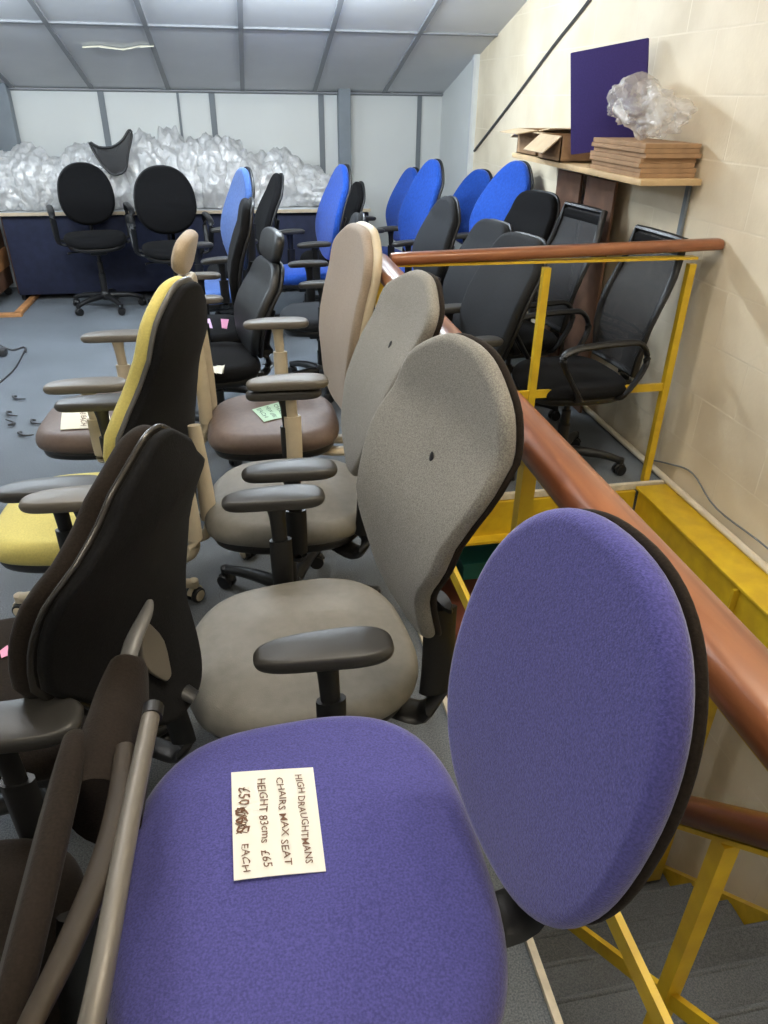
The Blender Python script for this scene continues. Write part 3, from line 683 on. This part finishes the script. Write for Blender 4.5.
# ---- middle distance black chairs
def rchair(*a, **k): return op_chair(*a, **k)
def spot(px_, py_, ztop, yaw, h, lean, xb=-0.2):
    """floor position that puts the backrest's top over that point of the room"""
    d = fw*F + rr*(px_-384) + u2*(512-py_); t = (ztop-CH)/d.z; p = Vector((0, 0, CH))+d*t
    o = xb-math.sin(lean)*h
    return (p.x-o*math.cos(R(yaw)), p.y-o*math.sin(R(yaw)))
def far(name, x, y, zt, yaw, h, lean, label, fabric, seat_z=0.48, **k):
    gap = zt-seat_z-h*math.cos(lean)
    return op_chair(name, spot(x, y, zt, yaw, h, lean), yaw, label, fabric, seat_z=seat_z, back_h=h, lean=lean, gap=gap, **k)
k5 = far('headrest_chair', 276, 260, 0.91, 192, 0.46, 0.30, 'black leather chair with headrest, a small cream note on its seat', M['leather'], outline='rect', back_w=0.46, arms=None, seatm=M['black'])
lx5 = -0.2-math.sin(0.30)*0.46+0.01
back_pad(k5, super_outline(0.30, 0.15, 3.0), 0.15, lx5-0.005, 0.90, 0.25, M['leather'], 0.05, 0.5, name='headrest')
far('office_chair', 252, 200, 1.12, 182, 0.58, 0.16, 'black armchair with pink labels on its seat, its back against the pale blue chair', M['black'], outline='rect', armm=M['armgrey'], back_w=0.42, armz=0.19)
far('office_chair', 362, 213, 1.02, 182, 0.48, 0.12, 'small black chair seen just above the corner of the handrail', M['charcoal'], outline='oval', back_w=0.36)
far('blue_office_chair', 247, 168, 1.19, 198, 0.62, 0.14, 'pale blue office chair with high oval back, left of the other blue chairs', M['paleblue'])
far('office_chair', 281, 174, 1.10, 190, 0.60, 0.26, 'slim black chair leaning back behind the pale blue chair', M['black'], back_w=0.40)
far('blue_office_chair', 346, 165, 1.17, 194, 0.66, 0.20, 'bright blue high-back chair with a bright blue seat, in front of the pile end', M['blue'], back_w=0.42)
far('office_chair', 361, 182, 1.01, 188, 0.50, 0.12, 'black chair directly behind the bright blue chair at the middle', M['black'], arms=None, back_w=0.40)
far('blue_office_chair', 415, 168, 1.10, 194, 0.58, 0.20, 'rear one of two bright blue chairs overlapping above the handrail corner', M['blue'], back_w=0.42)
far('blue_office_chair', 437, 160, 1.20, 199, 0.68, 0.26, 'front one of two bright blue chairs overlapping above the handrail corner', M['blue'], back_w=0.42)
far('office_chair', 452, 197, 1.09, 194, 0.55, 0.20, 'charcoal chair with narrow oval back in front of the pair of blue chairs', M['charcoal'], back_w=0.40)
far('blue_office_chair', 484, 170, 1.11, 202, 0.56, 0.26, 'rear one of two broad blue chairs near the end of the shelf', M['blue'], back_w=0.46)
far('blue_office_chair', 522, 162, 1.24, 200, 0.64, 0.32, 'front one of two broad blue chairs near the end of the shelf', M['blue'], back_w=0.48)
far('office_chair', 543, 192, 1.13, 198, 0.52, 0.20, 'black chair with a squarish back under the end of the shelf', M['black'], outline='rect', back_w=0.42)
far('office_chair', 500, 222, 1.04, 192, 0.58, 0.34, 'charcoal chair leaning back just behind the middle of the cross handrail', M['charcoal'], outline='rect', back_w=0.40)
far('office_chair', 530, 236, 1.06, 194, 0.60, 0.32, 'charcoal chair with broad plain back behind the left bay of the cross railing', M['charcoal'], outline='rect', back_w=0.44)

# mesh chairs
def mesh_chair(loc, yaw, label, sz_=0.51, bh=0.56, lean=0.3, arms=True, rot=0.2, bw=0.42):
    root = empty('mesh_chair', (loc[0], loc[1], 0), R(yaw))
    star_base(root, M['plastic'], M['plastic'], rot=rot); gas_lift(root, sz_-0.1, M['plastic'])
    seat_pad(root, 0.48, 0.46, sz_, M['black'], 0.06, 3.4, shell=M['plastic'])
    x0, z0 = -0.22, sz_+0.02
    def P(u, t):
        a = t*bh; f = 0.35*u*u+0.03*math.sin(PI*min(1, t*1.4))
        return Vector((x0-math.sin(lean)*a+f*math.cos(lean), u, z0+math.cos(lean)*a+math.sin(lean)*f))
    def hw(t): return bw*(0.40+0.10*math.sin(PI*min(1, t*0.9+0.05)))
    bm = bmesh.new(); nu, nv = 10, 14
    grid = [[bm.verts.new(P(hw(j/nv)*(2*i/nu-1), j/nv)) for i in range(nu+1)] for j in range(nv+1)]
    for j in range(nv):
        for i in range(nu): bm.faces.new((grid[j][i], grid[j][i+1], grid[j+1][i+1], grid[j+1][i]))
    bk = finish('backrest', bm, M['mesh'], root)
    bm = bmesh.new()
    path = [P(-hw(t), t) for t in [j/8 for j in range(9)]]+[P(hw(1)*k, 1.0) for k in (-0.5, 0, 0.5)]+[P(hw(t), t) for t in [1-j/8 for j in range(9)]]+[P(hw(0)*k, 0) for k in (0.5, 0, -0.5)]
    tube(bm, path, 0.014, 8, closed=True, flat=(1.3, 1.0)); 
    finish('back_frame', bm, M['plastic'], root)
    bm = bmesh.new()
    for q in range(4):
        t = 0.16+q*0.06
        tube(bm, [P(hw(t)*k*0.95, t-0.05*(1-abs(k))+0.03*math.cos(3*k))-Vector((0.012, 0, 0)) for k in [i/6-1 for i in range(13)]], 0.006, 6, flat=(1.6, 0.8))
    finish('lumbar_ribs', bm, M['plastic'], root)
    # thin top band
    bm = bmesh.new(); tube(bm, [P(hw(0.93)*k, 0.93)+Vector((0.004, 0, 0)) for k in [i/5-1 for i in range(11)]], 0.022, 8, flat=(0.25, 1.0)); finish('top_band', bm, M['black'], root)
    spine(root, x0, z0, sz_, bh*0.5, lean, M['plastic'])
    if arms:
        for s in (-1, 1): loop_arm(root, s, 0.25, sz_, M['plastic'], ztop=sz_+0.2, rad=0.013)
    tag(root, label, 'chair')
    return root
mesh_chair(spot(586, 213, 1.09, 188, 0.60, 0.24, -0.22), 188, 'black mesh chair with high back just left of the one by the wall', bh=0.60, lean=0.24)
mesh_chair(spot(662, 236, 1.09, 184, 0.58, 0.20, -0.22), 184, 'black mesh chair with loop arms nearest the right wall behind the cross railing', bh=0.58, lean=0.20)

# far left pair facing the camera
far('office_chair', 80, 163, 1.105, -76, 0.46, 0.08, 'black round-backed chair with loop arms, standing farthest left against the navy desks', M['black'], arms='loop', outline='round', back_w=0.42, seat_z=0.605)
far('office_chair', 160, 166, 1.10, -80, 0.50, 0.08, 'black chair with loop arms, second from the left at the navy desks', M['black'], arms='loop', outline='round', back_w=0.47, seat_z=0.555)

# ------------------------------------------------------------ desks and pile
def desk(x0, x1, label):
    r_ = empty('desk', ((x0+x1)/2, 7.1, 0)); L = x1-x0-0.01
    bm = bmesh.new(); box(bm, (0, 0, 0.715), (L, 0.5, 0.028), 0.003); finish('desk_top', bm, M['whitetop'], r_)
    bm = bmesh.new(); box(bm, (0, -0.252, 0.715), (L, 0.006, 0.026)); finish('edge_band', bm, M['beigeedge'], r_)
    bm = bmesh.new(); box(bm, (0, -0.20, 0.37), (L-0.02, 0.02, 0.64), 0.003); finish('front_panel', bm, M['navypanel'], r_)
    for s in (-1, 1):
        bm = bmesh.new(); box(bm, (s*(L/2-0.03), 0.02, 0.35), (0.03, 0.40, 0.70), 0.003); finish('side_panel', bm, M['darkgap'], r_)
    tag(r_, label, 'desk')
desk(-1.98, -0.60, 'navy fronted desk at the far left, behind the two black loop-arm chairs')
desk(-0.60, 0.30, 'navy fronted desk behind the pale blue chair, under the plastic pile')
desk(0.30, 1.15, 'white topped desk at the right end of the plastic pile')

def crumple(bm, c, s, seed, sub=5, amp=0.35):
    r = bmesh.ops.create_icosphere(bm, subdivisions=sub, radius=1.0)
    for v in r['verts']:
        p = v.co.copy(); q = p*2.0+Vector((seed, seed*1.7, 0))
        d = noise.noise(q)*0.6+noise.noise(q*2.3)*0.45-abs(noise.noise(q*4.5))*0.35+noise.noise(q*9)*0.12+0.1
        k = 1+amp*d
        co = Vector((p.x*s[0]*k, p.y*s[1]*k, p.z*s[2]*k))+Vector(c)
        if co.z < 0.738: co.z = 0.738
        co.y = min(co.y, YB-0.02)
        v.co = co
bm = bmesh.new()
for i in range(17):
    xx = -1.88+i*0.165+random.uniform(-.04, .04); hgt = 0.33+0.05*math.sin(i*1.9)+0.14*math.exp(-((xx+0.45)/0.45)**2)
    if xx > 0.3: hgt *= max(0.5, 1-(xx-0.3)*0.9)
    crumple(bm, (xx, 7.13+random.uniform(-.06, .06), 0.80+hgt*0.25), (0.21, 0.22, hgt*0.85), i*3.1, 5, 0.27)
o = finish('plastic_wrap_heap', bm, M['wrap'], angle=180)
tag(o, 'long heap of crumpled clear plastic wrap piled on the desks along the back wall', 'plastic wrap', kind='stuff')
# mesh backrest lying on pile
hr = empty('mesh_headrest', (-0.99, 6.86, 1.145))
bm = bmesh.new()
pth = [(-0.17, 0, 0.10), (-0.10, -0.02, 0.07), (0.0, -0.03, 0.07), (0.09, -0.02, 0.12), (0.15, 0, 0.19), (0.17, 0, 0.16), (0.12, -0.02, 0.02), (0.08, -0.03, -0.10), (-0.02, -0.03, -0.13), (-0.10, -0.02, -0.05)]
tube(bm, pth, 0.010, 8, closed=True, n=3); finish('frame', bm, M['plastic'], hr)
bm = bmesh.new(); vs = [bm.verts.new(p) for p in pth]; cc = bm.verts.new((0, -0.035, 0.0))
for i in range(len(vs)): bm.faces.new((cc, vs[i], vs[(i+1) % len(vs)]))
finish('mesh_panel', bm, M['mesh'], hr)
tag(hr, 'loose black mesh headrest lying on top of the plastic heap', 'headrest')

# ------------------------------------------------------------ shelf and its load
sh = empty('wall_shelf', (1.79, 3.85, 0.015))
bm = bmesh.new(); box(bm, (0, 0, 1.285), (0.28, 1.62, 0.026), 0.003); finish('shelf_board', bm, M['shelfwood'], sh)
for yy in (-0.72, 0.2):
    bm = bmesh.new(); box(bm, (0.14, yy, 1.12), (0.012, 0.03, 0.30)); finish('bracket', bm, M['greypost'], sh)
tag(sh, 'pine wall shelf on the right wall carrying cardboard', 'shelf')
rnd = random.Random(3)
for k in range(7):
    bm = bmesh.new(); box(bm, (0, 0, 0), (0.255, 0.50, 0.018), 0.002)
    o = finish('cardboard_sheet', bm, M['card'], smooth=False)
    o.location = (1.795+rnd.uniform(-.008, .008), 3.33+rnd.uniform(-.015, .015), 1.323+k*0.0187); o.rotation_euler = (0, 0, rnd.uniform(-.02, .02))
    tag(o, 'flattened brown cardboard in the thick stack at the near end of the shelf', 'cardboard', 'flat cardboard stacked on the shelf')
def open_box(x, y, z, sx, sy, sz_, m, label, flaps, rz=0.0):
    r_ = empty('cardboard_box', (x, y, z), rz); bm = bmesh.new(); t = 0.006
    box(bm, (0, 0, t/2), (sx, sy, t))
    for s in (-1, 1): box(bm, (s*(sx/2-t/2), 0, sz_/2), (t, sy, sz_)); box(bm, (0, s*(sy/2-t/2), sz_/2), (sx, t, sz_))
    finish('carton', bm, m, r_, smooth=False)
    for (s, ax, ang) in flaps:
        bm = bmesh.new(); L = sy*0.48 if ax == 'Y' else sx*0.5
        if ax == 'Y':
            vs = box(bm, (0, s*L/2, 0), (sx*0.96, L, 0.005)); rot = Matrix.Rotation(ang*s, 3, 'X'); off = (0, s*sy/2, sz_)
        else:
            vs = box(bm, (s*L/2, 0, 0), (L, sy*0.96, 0.005)); rot = Matrix.Rotation(-ang*s, 3, 'Y'); off = (s*sx/2, 0, sz_)
        bmesh.ops.rotate(bm, cent=(0, 0, 0), matrix=rot, verts=bm.verts); bmesh.ops.translate(bm, vec=off, verts=bm.verts)
        finish('flap', bm, M['cardlight'], r_, smooth=False)
    tag(r_, label, 'box')
open_box(1.79, 4.48, 1.314, 0.24, 0.32, 0.13, M['card'], 'open cardboard box with raised flaps at the far end of the shelf', [(1, 'Y', -0.35), (-1, 'Y', 0.1), (-1, 'X', -0.15)])
open_box(1.76, 4.05, 1.314, 0.24, 0.30, 0.12, M['card'], 'cardboard box in the middle of the shelf in front of the indigo screen', [(1, 'Y', 0.0), (-1, 'X', -0.7)])
bm = bmesh.new(); box(bm, (0, 0, 0), (0.36, 0.025, 0.44), 0.005)
o = finish('desk_screen', bm, M['panelblue']); o.rotation_euler = (0.0, -0.15, -0.72); o.location = (1.775, 3.72, 1.600); tag(o, 'indigo fabric desk screen standing upright on the shelf against the wall', 'screen')
bm = bmesh.new(); r = bmesh.ops.create_icosphere(bm, subdivisions=5, radius=1.0)
for v in r['verts']:
    p = v.co.copy(); q = p*1.8+Vector((4, 1, 2)); k = 1+0.34*noise.noise(q)+0.2*noise.noise(q*2.2)-0.14*abs(noise.noise(q*4))
    v.co = Vector((p.x*0.11*k, p.y*0.28*k, p.z*0.10*k+0.07*math.exp(-((p.y-0.45)/0.3)**2)))
o = finish('plastic_bag', bm, M['bag'], angle=180); o.location = (1.79, 3.35, 1.545); tag(o, 'crumpled clear plastic bag sitting on the cardboard stack on the shelf', 'bag')
for i, (yy, ww) in enumerate(((4.26, 0.33), (3.85, 0.34))):
    bm = bmesh.new(); box(bm, (0, 0, 0), (0.016, ww, 1.24), 0.002); o = finish('hardboard_sheet', bm, M['carddark']); o.location = (1.87, yy, 0.621)
    tag(o, ('farther' if i == 0 else 'nearer')+' of two brown boards standing under the shelf against the wall', 'board')

# cables
bm = bmesh.new(); tube(bm, [(XW-0.008, 6.38, 1.22), (XW-0.008, 5.5, 1.60), (XW-0.008, 4.9, 1.87), (XW-0.008, 4.4, 2.08), (XW-0.008, 3.4, 2.55)], 0.010, 6, n=4)
tag(finish('wall_cable', bm, M['cable']), 'dark cable running diagonally up the right wall', 'cable')
bm = bmesh.new(); tube(bm, [(XW-0.02, -0.5, 0.10), (XW-0.02, 1.2, 0.06), (XW-0.015, 2.0, 0.085), (XW-0.015, 2.4, 0.07), (XW-0.012, 2.62, 0.13), (XW-0.012, 2.8, 0.09), (XW-0.012, 3.0, 0.02)], 0.004, 6, n=5)
tag(finish('wall_cable', bm, M['greystrip']), 'thin cable along the foot of the right wall', 'cable')

# things seen at left
bm = bmesh.new(); box(bm, (-1.98, 6.36, 0.015), (0.30, 0.055, 0.03), 0.003); box(bm, (-1.87, 6.72, 0.015), (0.055, 0.75, 0.03), 0.003, )
tag(finish('timber_frame', bm, M['orangewood']), 'orange pine corner frame lying on the carpet at far left', 'frame')
r_ = empty('cabinet', (-2.28, 6.95, 0))
bm = bmesh.new(); box(bm, (0, 0, 0.40), (0.40, 0.5, 0.62), 0.005); finish('body', bm, M['carddark'], r_)
bm = bmesh.new(); box(bm, (0, -0.01, 0.33), (0.42, 0.50, 0.16), 0.005); finish('drawer', bm, M['orangewood'], r_)
for sx_ in (-0.15, 0.15):
    for sy_ in (-0.2, 0.2):
        bm = bmesh.new(); lathe(bm, [(0.02, -0.014), (0.034, -0.012), (0.034, 0.012), (0.02, 0.014)], 16, (sx_, sy_, 0.034), 'Y'); box(bm, (sx_, sy_, 0.075), (0.03, 0.03, 0.05)); finish('caster', bm, M['plastic'], r_)
tag(r_, 'brown cabinet on black castors at the far left edge', 'cabinet')

def at(x, y, z):
    d = fw*F + rr*(x-384) + u2*(512-y); t = (z-CH)/d.z; return Vector((0, 0, CH))+d*t
bm = bmesh.new()
tube(bm, [at(0, 345, .02), at(12, 350, .01), at(24, 347, .01), at(26, 352, .008)], 0.006, 6, n=4); tube(bm, [at(25, 350, .008), at(15, 368, .008), at(5, 378, .008), at(0, 382, .008)], 0.005, 6, n=4)
box(bm, at(2, 352, .03), (0.06, 0.07, 0.05), 0.012)
tag(finish('plug_and_lead', bm, M['cable']), 'black plug and lead lying on the carpet at left edge', 'cable')
rnd = random.Random(11)
for (px, py) in ((12, 412), (22, 432), (8, 425), (36, 420), (17, 396)):
    bm = bmesh.new(); p = at(px, py, 0.012); a = rnd.uniform(0, 6)
    tube(bm, [p+Vector((math.cos(a+k*0.9)*0.05*k*0.5, math.sin(a+k*0.7)*0.05*k*0.5, 0.004*(k % 2))) for k in range(4)], [0.004, 0.009, 0.006, 0.003], 6, n=3)
    tag(finish('plastic_scrap', bm, M['cable']), 'small black scrap lying on the carpet left of the brown seat', 'scrap', 'black scraps on the carpet at left')

# ------------------------------------------------------------ notes
def bvh_of(o):
    me = o.data; mw = o.matrix_world
    return BVHTree.FromPolygons([mw @ v.co for v in me.vertices], [list(p.vertices) for p in me.polygons])
bpy.context.view_layer.update()
def drape(o_seat, p, fb, off):
    loc, n_, i_, d_ = o_seat.ray_cast(Vector((p.x, p.y, 2.0)), Vector((0, 0, -1)), 3.0)
    return Vector((p.x, p.y, (loc.z if loc else fb)+off))
def note(name, seat, corners, m, label, lines=(), ink=None, size=0.012, fb=0.5, thick=0.0012, lift=0.002):
    """corners: world xy of TL,TR,BR,BL as seen; text starts at corner TR and runs to BR, lines go right to left"""
    tree = bvh_of(seat); o_root = None
    TL, TR, BR, BL = [Vector((c[0], c[1], 0)) for c in corners]
    bm = bmesh.new(); n = 8; g = []
    for lay in (lift, lift+thick):
        gg = []
        for j in range(n+1):
            row = []
            for i in range(n+1):
                s, t = i/n, j/n
                p = (TL*(1-s)+TR*s)*(1-t)+(BL*(1-s)+BR*s)*t
                row.append(bm.verts.new(drape(tree, p, fb, lay+0.0015*math.sin(3*s+1)*t)))
            gg.append(row)
        g.append(gg)
    for lay in (0, 1):
        for j in range(n):
            for i in range(n): bm.faces.new((g[lay][j][i], g[lay][j][i+1], g[lay][j+1][i+1], g[lay][j+1][i]))
    bd = [(0, i) for i in range(n)]+[(j, n) for j in range(n)]+[(n, n-i) for i in range(n)]+[(n-j, 0) for j in range(n)]
    for a, b_ in zip(bd, bd[1:]+bd[:1]):
        bm.faces.new((g[0][a[0]][a[1]], g[0][b_[0]][b_[1]], g[1][b_[0]][b_[1]], g[1][a[0]][a[1]]))
    o = finish(name, bm, m); tag(o, label, 'note')
    if lines:
        bm = bmesh.new()
        for (txt, s0, t0, t1, hgt, strike) in lines:        # s0 position across (0 left..1 right), text from t0 to t1
            cu = bpy.data.curves.new('t', 'FONT'); cu.body = txt; cu.size = 1.0; cu.resolution_u = 2; cu.offset = 0.003
            to = bpy.data.objects.new('t', cu); C.objects.link(to); bpy.context.view_layer.update()
            me = bpy.data.meshes.new_from_object(to.evaluated_get(bpy.context.evaluated_depsgraph_get()))
            xs = [v.co.x for v in me.vertices]; wd = max(xs)-min(xs); x0 = min(xs)
            vm = []
            for v in me.vertices:
                k = (v.co.x-x0)/wd; t = t0+(t1-t0)*k
                wob = 0.012*math.sin(k*17+s0*30)
                s = s0+hgt*v.co.y/0.72+wob
                s = min(0.985, max(0.015, s))
                p = (TL*(1-s)+TR*s)*(1-t)+(BL*(1-s)+BR*s)*t
                vm.append(bm.verts.new(drape(tree, p, fb, lift+thick+0.0012+0.0015*math.sin(3*s+1)*t)))
            for p in me.polygons:
                try: bm.faces.new([vm[i] for i in p.vertices])
                except ValueError: pass
            bpy.data.objects.remove(to); bpy.data.meshes.remove(me)
            if strike:
                for q in range(3):
                    pts = []
                    for j in range(9):
                        t = t0+(t1-t0)*(j/8); s = s0+hgt*(0.35+0.45*math.sin(j*2.2+q*1.3))
                        p = (TL*(1-s)+TR*s)*(1-t)+(BL*(1-s)+BR*s)*t
                        pts.append(drape(tree, p, fb, lift+thick+0.0016))
                    tube(bm, pts, 0.0006, 4, n=3)
        bmesh.ops.recalc_face_normals(bm, faces=bm.faces)
        finish('handwriting', bm, ink or M['ink'], o, smooth=False)
    return o
def px(z, *pts): return [tuple(at(x, y, z)[:2]) for x, y in pts]
note('handwritten_card', drs, px(0.767, (231, 771), (313, 767), (326, 872), (234, 882)), M['paper'], 'white handwritten price card on the blue seat in the foreground',
     [('HIGH DRAUGHTMANS', 0.78, 0.08, 0.93, 0.085, False), ('CHAIRS MAX SEAT', 0.55, 0.10, 0.93, 0.085, False), ('HEIGHT 83cms  £65', 0.32, 0.10, 0.93, 0.10, False), ('£50', 0.09, 0.18, 0.36, 0.13, False), ('£65', 0.05, 0.38, 0.62, 0.15, True), ('EACH', 0.10, 0.72, 0.95, 0.08, False)], fb=0.76)
def seat_of(r_): return [c for c in r_.children if c.name.startswith('seat') and 'shell' not in c.name][0]
bpy.context.view_layer.update()
note('note_card', seat_of(c4), px(0.512, (252, 410), (281, 402), (290, 416), (264, 422)), M['papergreen'], 'pale green handwritten note on the brown seat of the beige high-backed chair',
     [('CHAIR', 0.7, 0.1, 0.9, 0.14, False), ('NEW £85', 0.4, 0.1, 0.9, 0.14, False), ('EACH', 0.12, 0.1, 0.8, 0.14, False)], M['inkdark'])
note('note_card', seat_of(l4), px(0.512, (62, 408), (108, 409), (112, 426), (60, 428)), M['paper2'], 'white handwritten note on the brown seat behind the yellow chair', [('CHAIR', 0.7, 0.1, 0.9, 0.12, False), ('£65 EACH', 0.4, 0.1, 0.9, 0.12, False)], M['ink'])
note('note_card', seat_of(k5), px(0.492, (207, 366), (225, 367), (222, 376), (205, 374)), M['paper2'], 'small blank cream note on the black seat beyond the brown one')

k1 = [o for o in bpy.data.objects if 'pink labels' in str(o.get('label', ''))][0]
note('seat_label', seat_of(k1), px(0.48, (204, 322), (210, 321), (213, 330), (202, 330)), M['lilac'], 'small lilac label on a black seat, left of its pair', fb=0.48)
note('seat_label', seat_of(k1), px(0.48, (221, 321), (229, 321), (227, 330), (222, 330)), M['pink'], 'small pink label on a black seat, right of its pair', fb=0.48)
note('seat_label', seat_of(l2), px(0.50, (0, 652), (8, 646), (10, 656), (2, 660)), M['pink'], 'pink label on the dark seat at the left edge', fb=0.49)
# ------------------------------------------------------------ lower level bits seen through the well
cb = empty('storage_cabinet', (1.05, 3.0, ZL))
bm = bmesh.new(); box(bm, (0, 0, 1.0), (0.60, 0.66, 1.96), 0.004); finish('body', bm, M['carddark'], cb)
bm = bmesh.new(); box(bm, (0, 0, 2.0), (0.64, 0.70, 0.03), 0.004); finish('cabinet_top', bm, M['redbox'], cb)
tag(cb, 'red brown cabinet on the lower level, glimpsed through the stairwell under the beam', 'cabinet')
bm = bmesh.new(); box(bm, (0, 0, 0.05), (0.26, 0.20, 0.10), 0.008); box(bm, (0, 0, 0.105), (0.28, 0.22, 0.015), 0.004)
o = finish('storage_crate', bm, M['tealbox']); o.location = (1.16, 3.18, ZL+2.016); tag(o, 'teal plastic crate standing on the cabinet below the stairwell beam', 'crate')
# light fittings on the ceiling
def fitting(y, x, label, col=None):
    r_ = empty('light_fitting', (x, y, ceil_z(y)-0.05)); r_.rotation_euler = (TILT, 0, 0)
    bm = bmesh.new(); box(bm, (0, 0, 0), (1.55, 0.16, 0.06), 0.01); finish('housing', bm, M['whitetop'], r_)
    bm = bmesh.new()
    for s in (-1, 1): tube(bm, [(-0.74, s*0.045, -0.05), (0.74, s*0.045, -0.05)], 0.013, 12)
    finish('tube_lamp', bm, M['tube'], r_); tag(r_, label, 'light')
for (ly, lx, _w, _c), lb in zip(LAMPS, ('over the plastic heap, right one', 'over the plastic heap, left one', 'over the yellow chair', 'over the stairwell', 'above the front chairs')):
    fitting(ly, lx, 'fluorescent fitting on the sloping ceiling '+lb)
